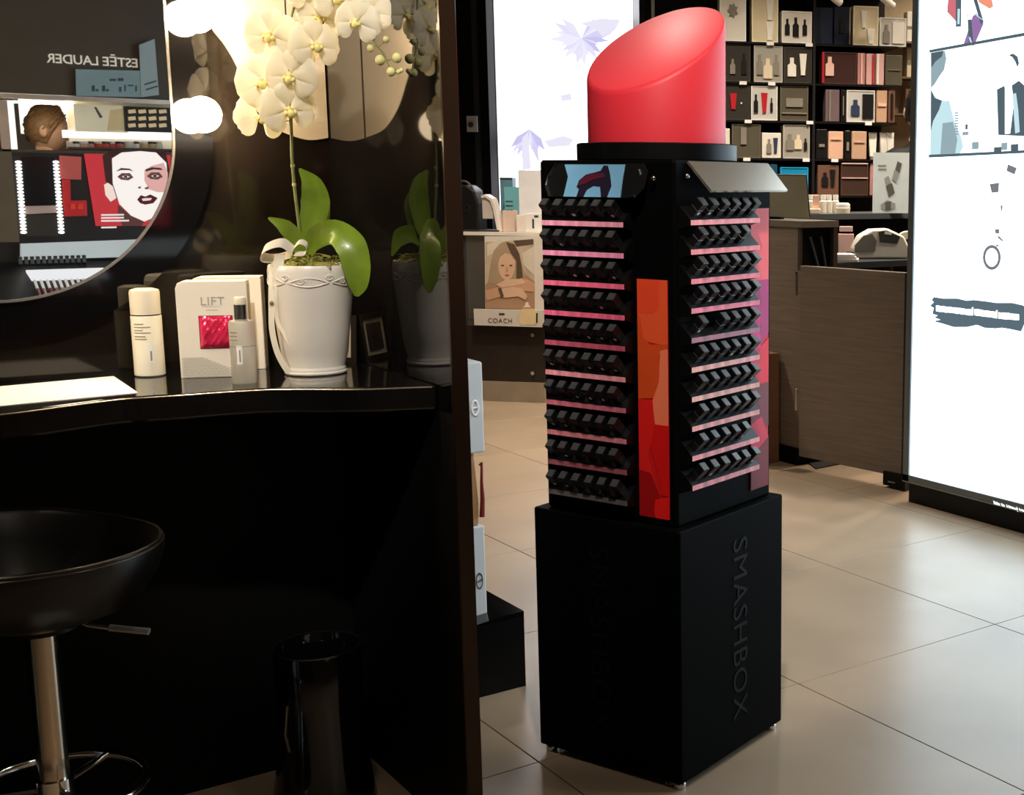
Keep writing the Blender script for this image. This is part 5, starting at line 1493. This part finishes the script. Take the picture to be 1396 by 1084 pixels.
for row, x0, x1, yt, c, lab, mots in gifts:
    a, b = GWP.hit(x0, yt)[0], GWP.hit(x1, yt)[0]; zt = GWP.hit((x0 + x1) / 2, yt)[1]
    if a < um < b:
        a = um + .01
    gb = shelf_thing(GWP, 'gift_box', lab, 'gift box', (a + b) / 2, .015, boards[row] + .001, 0, 'gift boxes on the black shelving')
    hw, hh = (b - a) / 2 - .002, zt - boards[row] - .001
    if row:
        hh = min(hh, boards[row - 1] - .014 - boards[row])
    dep = random.uniform(.07, .10)
    MB().bbox((-hw, 0, 0), (hw, dep, hh), .003).build('carton', M('gift_' + c, GC[c], .35, var=.04), gb, org=O0)
    if hw > .07:
        rm = MB(); e = .006
        rm.box((-hw, -.004, 0), (hw, 0, e)); rm.box((-hw, -.004, hh - e), (hw, 0, hh)); rm.box((-hw, -.004, e), (-hw + e, 0, hh - e)); rm.box((hw - e, -.004, e), (hw, 0, hh - e))
        rm.build('rim', M('gift_rim_' + c, tuple(min(255, int(v * 1.12 + 12)) for v in GC[c]), .35), gb, org=O0)
    for k in mots:
        motif(gb, hw, hh, *k)
# white tubes at the end of the fourth shelf
for k, (x, dx) in enumerate([(1193, 0), (1208, 0), (1217, 0)]):
    u = GWP.hit(x, 200)[0]; tb_ = shelf_thing(GWP, 'cream_tube', ['white upright cream tube beside the peach box', 'middle white cream tube of the three', 'last white cream tube near the shelf end'][k], 'tube', u, .06, boards[3] + .001, R(8 * k), 'white cream tubes on the fourth shelf')
    m = MB(); m.add([(-.018, -.014, 0), (.018, -.014, 0), (.018, .014, 0), (-.018, .014, 0), (-.027, -.003, .15), (.027, -.003, .15), (.027, .003, .15), (-.027, .003, .15)], [(3, 2, 1, 0), (4, 5, 6, 7), (0, 1, 5, 4), (1, 2, 6, 5), (2, 3, 7, 6), (3, 0, 4, 7)])
    m.v = [(x_, y_, z_ + .02) for x_, y_, z_ in m.v]
    m.build('tube', MO['w'], tb_, org=O0)
    MB().lathe([(.016, 0), (.016, .02)], 14).build('cap', MO['g'], tb_, True, org=O0)
# spotlights under the canopy
for k, (x, y) in enumerate([(1137, 1), (1209, 5)]):
    u, z = GWP.hit(x, y, -.2)
    tsp = shelf_thing(GWP, 'track_spot', ['white track spotlight above the navy boxes', 'white track spotlight above the silver framed box'][k], 'spotlight', u, -.2, z, R(25))
    MB().tube([(0, 0, .14), (0, 0, .05)], .008, 8).build('arm', M('spot_arm', (200, 196, 188), .4), tsp, True, org=O0)
    MB().tube([(-.05, 0, .04), (.05, 0, -.01)], .022, 14).build('head', M('spot_head', (236, 232, 222), .35), tsp, True, org=O0)

# beige side shelves right of the black shelving
BSP = Plane(at(1235, 250, 8.9), 13)
bs = BSP.root('beige_shelf', 'beige lit wall shelf beside the black shelving', 'shelving')
u0, u1 = BSP.hit(1216, 100)[0], BSP.hit(1330, 100)[0]
MB().box((u0, .2, 0), (u1, .24, 3.0)).build('back_panel', M('beige_back', (226, 204, 168), .6, var=.03), bs, org=O0)
bz = []
for y in (57, 105, 155, 205):
    z = BSP.hit(1245, y)[1]; bz.append(z)
    MB().box((u0, -.02, z - .012), (u1, .2, z)).build('shelf_board', M('beige_board', (120, 100, 80), .4), bs, org=O0)
for k, (x0, x1, yt, row, c) in enumerate([(1240, 1256, 62, 1, 'cream'), (1238, 1254, 118, 2, 'sand'), (1240, 1256, 12, 0, 'white')]):
    a, b = BSP.hit(x0, yt)[0], BSP.hit(x1, yt)[0]; zt = BSP.hit(x0, yt)[1]
    gb = shelf_thing(BSP, 'skincare_box', ['cream skincare box on the beige shelf', 'sand skincare box on the lower beige shelf', 'white skincare box on the upper beige shelf'][k], 'box', (a + b) / 2, .05, bz[row] + .001)
    MB().bbox((-(b - a) / 2, 0, 0), ((b - a) / 2, .08, zt - bz[row] - .012), .003).build('carton', M('gift_' + c, GC[c], .35, var=.04), gb, org=O0)
    MB().box((-(b - a) / 2, -.001, (zt - bz[row]) * .4), ((b - a) / 2, 0, (zt - bz[row]) * .5)).build('print_band', MO['g'], gb, org=O0)


# ================================================================== COUNTER SEEN IN THE ROUND MIRROR
def vm(x, y, Yv):                 # pixel in the mirror -> real point whose reflection stands at that pixel
    p = onY(x, y, Yv); return np.array([p[0], 2 * MIRY - Yv, p[2]])


YV = 6.9
YR = 2 * MIRY - YV
stg = thing('brand_counter', 'dark cosmetics counter with lit shelf and ESTĒE LAUDER header, seen in the mirror', 'shop counter', (1.3, YR, 0), 0, world=True)


def vbox(name, x0, y0, x1, y1, mat, par=None, Yv=YV, dep=.03, front=.0):
    xm = min(max((x0 + x1) / 2, 0), 220)
    a, b = vm(x0, y1, Yv), vm(x1, y0, Yv); a[2] = vm(xm, y1, Yv)[2]; b[2] = vm(xm, y0, Yv)[2]
    Y = 2 * MIRY - Yv
    return MB().box((a[0], Y - dep, a[2]), (b[0], Y + front, b[2])).build(name, mat, par or stg)


def vpoly(name, pts, mat, par=None, Yv=YV, lift=.002, th=.001):
    q = [vm(x, y, Yv) for x, y in pts]; Y = 2 * MIRY - Yv
    return MB().prism([(p[0], p[2]) for p in q], th, lambda u, v, k: (u, Y + lift + k, v)).build(name, mat, par or stg)


HEAD = M('header_brown', (74, 62, 48), .4, var=.05)
vbox('header_board', -120, -60, 300, 130, HEAD, dep=.06)
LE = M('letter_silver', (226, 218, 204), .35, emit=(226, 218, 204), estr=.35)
p = vm(127, 83.5, YV)
text('lettering', 'ESTĒE LAUDER', .058, LE, stg, (p[0], YR + .004, p[2]), (R(90), 0, R(180)), .003, spacing=.98, bold=.0006)
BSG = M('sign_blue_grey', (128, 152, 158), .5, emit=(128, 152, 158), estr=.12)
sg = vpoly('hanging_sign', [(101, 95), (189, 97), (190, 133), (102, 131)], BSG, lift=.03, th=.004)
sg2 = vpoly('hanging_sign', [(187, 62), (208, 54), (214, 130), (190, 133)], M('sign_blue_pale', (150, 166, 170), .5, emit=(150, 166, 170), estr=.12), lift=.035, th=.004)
SGI = M('sign_ink', (60, 78, 84), .5)
for x0, y0, w_, h_ in [(147, 108, 9, 3), (158, 107, 8, 4), (123, 117, 4, 8), (128, 122, 4, 3), (137, 117, 4, 8), (142, 122, 4, 3), (160, 119, 3, 7), (167, 116, 2, 9), (172, 116, 7, 2), (182, 117, 2, 8)]:
    vpoly('sign_mark', [(x0, y0), (x0 + w_, y0), (x0 + w_, y0 + h_), (x0, y0 + h_)], SGI, sg, lift=.036)
for x0, y0 in [(194, 112), (196, 119)]:
    vpoly('sign_mark', [(x0, y0 + 3), (x0 + 16, y0 - 2), (x0 + 16, y0), (x0, y0 + 5)], SGI, sg2, lift=.041)
TRIM = M('counter_trim_silver', (214, 204, 190), .25, metal=.7)
vbox('top_trim', -120, 131, 300, 137, TRIM, dep=.03, front=.015)
vbox('side_post', 2, 137, 9, 206, TRIM, dep=.03, front=.01)
vbox('side_post', 12, 137, 18, 206, EM('post_light', (255, 246, 230), 1.3), dep=.03, front=.004)
vbox('middle_rail', -120, 205, 300, 209, M('rail_brown', (84, 70, 56), .35), dep=.02, front=.01)
# lit shelf
WL = EM('shelf_light', (255, 246, 228), 1.6)
vbox('shelf_back', 96, 139, 300, 205, M('shelf_back_cream', (236, 226, 206), .5), Yv=7.16, dep=.02)
vbox('light_bar', 88, 180, 300, 190, WL, Yv=7.1, dep=.05)
vbox('shelf_board', 88, 203, 300, 206, M('rail_brown', (84, 70, 56), .35), Yv=7.1, dep=.05, front=.12)
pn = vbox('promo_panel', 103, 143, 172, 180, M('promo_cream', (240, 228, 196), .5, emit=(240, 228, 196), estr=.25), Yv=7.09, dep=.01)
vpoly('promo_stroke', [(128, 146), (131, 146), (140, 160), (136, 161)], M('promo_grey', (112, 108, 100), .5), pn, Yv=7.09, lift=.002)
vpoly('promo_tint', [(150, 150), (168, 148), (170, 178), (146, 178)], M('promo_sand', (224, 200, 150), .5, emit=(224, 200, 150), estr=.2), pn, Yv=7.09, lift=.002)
ctr_ = vbox('compact_tray', 171, 146, 232, 180, M('tray_black', (44, 38, 34), .4), Yv=7.08, dep=.02)
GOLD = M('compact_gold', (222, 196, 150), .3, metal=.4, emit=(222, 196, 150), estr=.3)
for r_ in range(3):
    for c in range(4):
        vpoly('compact', [(174 + c * 14, 150 + r_ * 9.5), (184 + c * 14, 149 + r_ * 9.5), (185 + c * 14, 154 + r_ * 9.5), (175 + c * 14, 155 + r_ * 9.5)], GOLD, ctr_, Yv=7.08, lift=.002, th=.006)
jars = [(96, (236, 226, 214)), (104, (240, 232, 220)), (114, (222, 176, 160)), (124, (226, 150, 140)), (135, (206, 84, 78)), (144, (214, 96, 88)), (153, (206, 90, 84)), (163, (214, 120, 108)), (176, (230, 224, 212)), (186, (244, 240, 230)), (197, (216, 190, 150)), (207, (222, 196, 150)), (217, (238, 230, 216))]
for k, (x, c) in enumerate(jars):
    a = vm(x, 203, 7.03); wj = .016 + .004 * (k % 3); tj = thing('cosmetic_jar', 'small %s jar on the lit shelf seen in the mirror, number %s from the post' % (['white', 'red', 'gold'][0 if k < 2 or k in (8, 9, 12) else 2 if k > 9 else 1], ['one', 'two', 'three', 'four', 'five', 'six', 'seven', 'eight', 'nine', 'ten', 'eleven', 'twelve', 'thirteen'][k]), 'jar', (a[0], a[1], a[2] + .002), 0, 'jars on the lit shelf')
    MB().lathe([(wj * .9, 0), (wj, .004), (wj, .022)], 14).build('jar', M('jar_%d' % k, c, .35), tj, True, org=O0)
    MB().lathe([(wj * .95, .0222), (wj * .95, .032), (wj * .6, .034)], 14).build('lid', M('jar_lid_%d' % (k % 2), (40, 34, 32) if k % 2 else (236, 230, 220), .3), tj, True, org=O0)
# board with the lamp mirror, red shelf and face poster
vbox('lower_board', -120, 209, 300, 326, M('board_dark', (36, 33, 32), .35), dep=.04)
vbox('brown_post', -14, 207, 14, 330, M('post_brown', (112, 98, 78), .4), dep=.02, front=.03)
vpoly('dark_glass', [(29, 214), (74, 214), (78, 322), (33, 322)], M('glass_dark', (34, 36, 38), .12), lift=.004, th=.008)
vpoly('pink_rail', [(33, 281), (76, 280), (76, 290), (34, 292)], M('rail_pink', (214, 186, 176), .4), lift=.014, th=.004)
vpoly('lower_glass', [(33, 293), (76, 292), (78, 322), (34, 322)], M('glass_brown', (62, 58, 52), .3), lift=.014, th=.002)
BEAD = EM('led_bead', (255, 253, 246), 2.2)
for k in range(22):
    for xx, dx in ((24, 7.5), (75, 8)):
        y = 221 + k * 4.55; x = xx + dx * k / 22
        a = vm(x, y, YV)
        MB().sphere((a[0], YR + .02, a[2]), .0088, 8, 6, (1.5, 1, .75)).build('led_bead', BEAD, stg, True)
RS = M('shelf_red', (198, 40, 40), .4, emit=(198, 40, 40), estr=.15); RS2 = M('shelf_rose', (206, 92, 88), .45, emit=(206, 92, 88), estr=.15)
vpoly('red_panel', [(80, 212), (110, 214), (110, 245), (82, 244)], RS2, lift=.004, th=.01)
vpoly('red_panel', [(84, 245), (95, 245), (96, 282), (86, 282)], RS, lift=.004, th=.01)
vpoly('red_panel', [(86, 274), (117, 273), (118, 294), (87, 295)], RS, lift=.006, th=.012)
for x in (98, 108):
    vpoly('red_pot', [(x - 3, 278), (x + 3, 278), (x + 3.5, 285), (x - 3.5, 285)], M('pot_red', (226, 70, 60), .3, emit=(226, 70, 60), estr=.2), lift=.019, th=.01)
po = vpoly('face_poster', [(114, 209), (232, 209), (232, 308), (130, 308)], EM('poster_red', (204, 62, 68), .9), lift=.004, th=.004)


def face(nm, pts, c, lift, st=1.0):
    vpoly(nm, pts, EM('pst_%d_%d_%d' % c, c, st), po, lift=lift)


face('hair', [(139, 212), (150, 205), (225, 205), (232, 240), (232, 260), (152, 272), (143, 245)], (64, 42, 40), .009)
face('skin', [(152, 216), (165, 208), (190, 206), (212, 208), (226, 222), (228, 250), (222, 275), (210, 296), (196, 302), (178, 294), (162, 278), (153, 250)], (250, 240, 234), .0106, 1.05)
face('shade', [(196, 232), (206, 226), (222, 222), (228, 236), (226, 262), (214, 262), (202, 258), (196, 246)], (226, 172, 166), .0122)
face('ear', [(141, 252), (146, 249), (153, 254), (158, 270), (150, 275), (143, 266)], (246, 222, 208), .0122)
face('neck', [(160, 279), (178, 294), (196, 302), (192, 308), (166, 308), (160, 292)], (92, 60, 58), .0100)
for pts in ([(157, 234), (164, 229), (176, 230), (181, 234), (175, 232), (164, 232)], [(197, 231), (206, 228), (218, 229), (221, 232), (208, 231), (198, 234)]):
    face('brow', pts, (70, 50, 48), .0138)
for cx_, cy_ in ((170, 241), (210, 240)):
    face('eye_shadow', [(cx_ - 11, cy_), (cx_ - 5, cy_ - 5), (cx_ + 6, cy_ - 5), (cx_ + 11, cy_ + 1), (cx_ + 4, cy_ + 5), (cx_ - 6, cy_ + 4)], (104, 70, 66), .0138)
    face('eye', [(cx_ - 5, cy_), (cx_, cy_ - 2.4), (cx_ + 6, cy_), (cx_, cy_ + 2.4)], (226, 214, 210), .0152)
    face('iris', [(cx_ - 2, cy_ - 1.8), (cx_ + 2, cy_ - 1.8), (cx_ + 2, cy_ + 1.8), (cx_ - 2, cy_ + 1.8)], (60, 52, 50), .0166)
face('nostril', [(187, 255), (191, 254), (191, 257), (188, 257)], (110, 70, 66), .0138)
face('nostril', [(196, 256), (202, 254), (201, 258), (197, 258)], (120, 74, 70), .0138)
face('lips', [(186, 272), (191, 266), (197, 268), (204, 265), (214, 270), (208, 277), (197, 279), (190, 277)], (84, 36, 40), .0138)
face('teeth', [(192, 271), (198, 270), (206, 270), (204, 273), (194, 274)], (238, 220, 216), .0152)
for y, x1 in ((292, 168), (296, 168), (300, 175), (309, 158)):
    face('caption_line', [(137, y), (x1, y - .4), (x1, y + 1.8), (137, y + 2.2)], (240, 226, 222), .0138)
# pale counter front and product deck
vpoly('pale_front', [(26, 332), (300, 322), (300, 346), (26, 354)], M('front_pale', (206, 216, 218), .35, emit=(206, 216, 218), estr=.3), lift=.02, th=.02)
vbox('counter_body', -120, 326, 300, 470, M('board_dark', (36, 33, 32), .35), dep=.3)
vbox('added_glow_strip', -30, 138, 100, 140, EM('added_glow', (255, 240, 215), 16), Yv=7.12, dep=.06)  # added glowing strip that lights the head behind the opening
Yd = 6.62
dk = [vm(20, 352, YV), vm(300, 340, YV)]
d0, d1 = vm(20, 357, Yd + .2), vm(20, 412, Yd)
MB().add([(.7, YR + .01, d0[2]), (2.2, YR + .01, d0[2]), (2.2, YR + .30, d1[2]), (.7, YR + .30, d1[2]), (.7, YR + .01, d1[2] - .1), (2.2, YR + .01, d1[2] - .1), (2.2, YR + .30, d1[2] - .1), (.7, YR + .30, d1[2] - .1)],
         [(0, 1, 2, 3), (7, 6, 5, 4), (0, 4, 5, 1), (1, 5, 6, 2), (2, 6, 7, 3), (3, 7, 4, 0)]).build('product_deck', M('deck_black', (30, 28, 28), .3), stg)


def deck(x, v, h=0.0):            # x metres, v 0 (back) .. 1 (front)
    return (x, YR + .01 + .29 * v, d0[2] + (d1[2] - d0[2]) * v + h)


xl, xr = vm(38, 370, 6.75)[0], vm(128, 370, 6.75)[0]
m = MB(); m.add([deck(xl, .30, .012), deck(xr + .05, .30, .012), deck(xr + .06, .52, .012), deck(xl + .01, .52, .012), deck(xl, .30, .002), deck(xr + .05, .30, .002), deck(xr + .06, .52, .002), deck(xl + .01, .52, .002)],
                [(0, 1, 2, 3), (7, 6, 5, 4), (0, 4, 5, 1), (1, 5, 6, 2), (2, 6, 7, 3), (3, 7, 4, 0)])
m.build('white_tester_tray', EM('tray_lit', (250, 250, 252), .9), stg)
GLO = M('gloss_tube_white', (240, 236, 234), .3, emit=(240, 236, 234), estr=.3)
for k in range(11):
    x = xl + .02 + .0245 * k
    gl = thing('lip_gloss', 'white capped lip gloss tube in the mirrored deck, %s along' % ['first', 'second', 'third', 'fourth', 'fifth', 'sixth', 'seventh', 'eighth', 'ninth', 'tenth', 'eleventh'][k], 'lip gloss', deck(x, .56, .010), 0, 'lip gloss tubes on the mirrored deck')
    pA, pB, pC = [np.array(deck(x, v, .010)) - np.array(deck(x, .56, .010)) for v in (.56, .76, .93)]
    MB().tube([tuple(pA), tuple(pB)], .0062, 8).build('cap', GLO, gl, True, org=O0)
    MB().tube([tuple(pB), tuple(pC)], .0060, 8).build('tube', M('gloss_%d' % (k % 3), [(206, 128, 136), (232, 190, 192), (180, 84, 98)][k % 3], .25), gl, True, org=O0)
for k in range(12):
    x = xl - .01 + .0235 * k
    a = deck(x, .10, .003)
    gl = thing('mirrored_lipstick', 'dark grey lipstick behind the mirrored gloss tubes, %s along' % ['first', 'second', 'third', 'fourth', 'fifth', 'sixth', 'seventh', 'eighth', 'ninth', 'tenth', 'eleventh', 'twelfth'][k], 'lipstick', a, 0, 'lipsticks at the back of the mirrored deck')
    MB().bbox((-.008, -.008, 0), (.008, .008, .022), .001).build('case', M('lip_grey', (96, 100, 102), .3), gl, org=O0)
    MB().bbox((-.0075, -.0075, .0222), (.0075, .0075, .034), .001).build('cap', M('lip_grey_dark', (58, 60, 62), .3), gl, org=O0)
# lit white screen beyond the counter opening
a, b = vm(30, 182, 7.75), vm(110, 138, 7.75)
lw = thing('lit_panel', 'white lit panel beyond the mirrored counter opening', 'light panel', ((a[0] + b[0]) / 2, a[1] - .02, 0), 0, world=True)
MB().box((a[0], a[1] - .03, a[2]), (b[0] + .3, a[1], b[2])).build('lit_face', EM('lit_panel_face', (255, 244, 222), 1.5), lw)
MB().box(((a[0] + b[0]) / 2 - .02, a[1] - .06, 0), ((a[0] + b[0]) / 2 + .02, a[1] - .03, a[2] + .1)).build('post', BLACK_SATIN, lw)


# ================================================================== PEOPLE
def person(name, label, loc, rz, height, hair, skin, top, legs, head_pitch=0.0):
    k = height / 1.75
    t_ = thing(name, label, 'person', loc, rz)
    J = {'pelvis': (0, 0, .95, .135, .10), 'waist': (0, .0, 1.10, .125, .092), 'chest': (0, 0, 1.28, .15, .105), 'upper': (0, .0, 1.40, .125, .085), 'neck': (0, .005, 1.49, .052, .052), 'neck2': (0, .012, 1.555, .05, .05), 'skull': (0, .02, 1.63, .06, .07)}
    E_ = [('pelvis', 'waist'), ('waist', 'chest'), ('chest', 'upper'), ('upper', 'neck'), ('neck', 'neck2'), ('neck2', 'skull')]
    for s_, q in (('l', -1), ('r', 1)):
        J.update({'sh' + s_: (.165 * q, 0, 1.41, .056, .056), 'el' + s_: (.215 * q, .0, 1.13, .042, .042), 'wr' + s_: (.215 * q, .09, .90, .029, .029), 'pa' + s_: (.212 * q, .12, .83, .022, .036),
                  'hi' + s_: (.085 * q, 0, .90, .085, .085), 'kn' + s_: (.095 * q, .015, .50, .058, .058), 'an' + s_: (.10 * q, -.01, .09, .042, .042), 'to' + s_: (.11 * q, .13, .04, .038, .03)})
        E_ += [('upper', 'sh' + s_), ('sh' + s_, 'el' + s_), ('el' + s_, 'wr' + s_), ('wr' + s_, 'pa' + s_), ('pelvis', 'hi' + s_), ('hi' + s_, 'kn' + s_), ('kn' + s_, 'an' + s_), ('an' + s_, 'to' + s_)]
        for f_, (dx, l_) in enumerate(((-.022, .07), (-.008, .082), (.007, .078), (.02, .062))):
            J['f%d%s' % (f_, s_)] = (.212 * q, .135 + dx, .79, .0085, .0085); J['g%d%s' % (f_, s_)] = (.205 * q, .14 + dx * 1.2, .79 - l_, .0075, .0075)
            E_ += [('pa' + s_, 'f%d%s' % (f_, s_)), ('f%d%s' % (f_, s_), 'g%d%s' % (f_, s_))]
        J['th' + s_] = (.195 * q, .165, .80, .0095, .0095); J['ti' + s_] = (.185 * q, .175, .755, .008, .008)
        E_ += [('pa' + s_, 'th' + s_), ('th' + s_, 'ti' + s_)]
    names = list(J); idx = {n: i for i, n in enumerate(names)}
    me = bpy.data.meshes.new('body'); me.from_pydata([tuple(c * k for c in J[n][:3]) for n in names], [(idx[a], idx[b]) for a, b in E_], [])
    o = bpy.data.objects.new('tmp_body', me); COL.objects.link(o)
    sk = o.modifiers.new('skin', 'SKIN'); sk.branch_smoothing = .6
    for i, n in enumerate(names):
        me.skin_vertices[0].data[i].radius = (J[n][3] * k, J[n][4] * k)
    me.skin_vertices[0].data[0].use_root = True
    ss = o.modifiers.new('sub', 'SUBSURF'); ss.levels = 1; ss.render_levels = 1
    dg = bpy.context.evaluated_depsgraph_get()
    bm2 = bpy.data.meshes.new_from_object(o.evaluated_get(dg)); bpy.data.objects.remove(o)
    import bmesh
    bb = bmesh.new(); bb.from_mesh(bm2)
    # head with nose, brow and ears grown onto the same mesh
    hd = MB(); hc = (0, .035 * k, 1.655 * k)
    hd.sphere(hc, .1 * k, 20, 14, (.76, .96, 1.16))
    vs2 = []
    for x, y, z in hd.v:
        dx, dy, dz = (x - hc[0]) / k, (y - hc[1]) / k, (z - hc[2]) / k
        if dy > 0 and dz < 0:
            x *= 1 - .25 * min(1, -dz / .11); y += .006 * k * (1 - abs(dx) / .08)
        if dy > .06 and abs(dx) < .016 and -.045 < dz < .005:
            y += .020 * k
        if dy > .05 and .012 < abs(dx) < .05 and .0 < dz < .025:
            y -= .008 * k
        vs2.append((x, y, z))
    hd.v = vs2
    for q in (-1, 1):
        hd.sphere((.078 * k * q, .025 * k, 1.648 * k), .03 * k, 8, 6, (.35, .7, 1.05))
    hm = hd.mesh('head'); bb.from_mesh(hm)
    bm2.clear_geometry(); bb.to_mesh(bm2); bb.free()
    for mt in (skin, top, legs, BLACK_MATT):
        bm2.materials.append(mt)
    for p_ in bm2.polygons:
        c = p_.center / k; p_.use_smooth = True
        p_.material_index = 0 if c.z > 1.50 or (abs(c.x) > .17 and c.z < .90 and c.z > .6) else 1 if c.z > .93 or abs(c.x) > .19 else 2 if c.z > .10 else 3
    bo = bpy.data.objects.new('body', bm2); COL.objects.link(bo); bo.parent = t_
    # hair: a shell over skull top, sides and back with tousled locks
    hr = MB(); n1, n2 = 28, 14; vs = []; fs = []
    for i in range(n2 + 1):
        ph = math.pi / 2 - (math.pi * .70) * i / n2
        for j in range(n1):
            a_ = 2 * math.pi * j / n1
            frontness = max(0, math.sin(a_))
            ph2 = max(ph, math.pi / 2 - math.pi * (.70 - .42 * frontness) * i / n2) if True else ph
            w_ = 1.0 + .05 * math.sin(7 * a_ + 3 * i) + .04 * math.sin(13 * a_ - 2 * i) + (.10 if ph2 > .9 else 0)
            vs.append((hc[0] + .084 * k * w_ * math.cos(ph2) * math.cos(a_), hc[1] - .004 * k + .108 * k * w_ * math.cos(ph2) * math.sin(a_), hc[2] + .01 * k + .118 * k * (w_ * .5 + .5) * math.sin(ph2)))
    for i in range(n2):
        for j in range(n1):
            j2 = (j + 1) % n1; fs.append((i * n1 + j, i * n1 + j2, (i + 1) * n1 + j2, (i + 1) * n1 + j))
    hr.add(vs, fs); ho = hr.build('hair', hair, t_, True, org=O0)
    for kk in range(26):
        a_ = random.uniform(0, 6.28); e = random.uniform(.5, 1.3)
        st_ = Vector((hc[0] + .07 * k * math.cos(a_) * math.cos(e), hc[1] + .09 * k * math.sin(a_) * math.cos(e), hc[2] + .125 * k * math.sin(e)))
        dr = Vector((random.uniform(-.4, .4), random.uniform(-1, .6), random.uniform(-.5, .1))) * .045 * k
        MB().tube([tuple(st_), tuple(st_ + dr * .5 + Vector((0, 0, .008 * k))), tuple(st_ + dr)], [.014 * k, .013 * k, .004 * k], 6).build('hair_lock', hair, ho, True, org=O0)
    for q in (-1, 1):
        MB().sphere((.03 * k * q, .118 * k, 1.672 * k), .010 * k, 8, 6, (1.2, .6, .7)).build('eye', M('eye_white', (230, 226, 220), .3), t_, True, org=O0)
    MB().sphere((0, .122 * k, 1.603 * k), .012 * k, 8, 6, (1.9, .5, .55)).build('mouth', M('mouth_rose', (176, 102, 94), .5), t_, True, org=O0)
    return t_


SKIN = M('skin_light', (222, 176, 146), .5, var=.04); HAIRB = M('hair_light_brown', (142, 108, 72), .5, var=.3, scale=60); HAIRK = M('hair_black', (16, 14, 14), .4)
hp_ = vm(56, 180, 7.46)
person('person', 'person with tousled light brown hair behind the mirrored counter', (hp_[0], hp_[1], 0), R(-70), (hp_[2] + .05) / 1.70 * 1.75, HAIRB, SKIN, M('shirt_black', (20, 20, 22), .7), M('trousers_black', (18, 18, 20), .7))
pq = at(1253, 160, 8.05)
person('person', 'person in black clothes standing beside the cash desk behind the light box', (pq[0], pq[1], 0), R(-40), 1.88, HAIRK, SKIN, M('shirt_black', (20, 20, 22), .7), M('trousers_black', (18, 18, 20), .7))
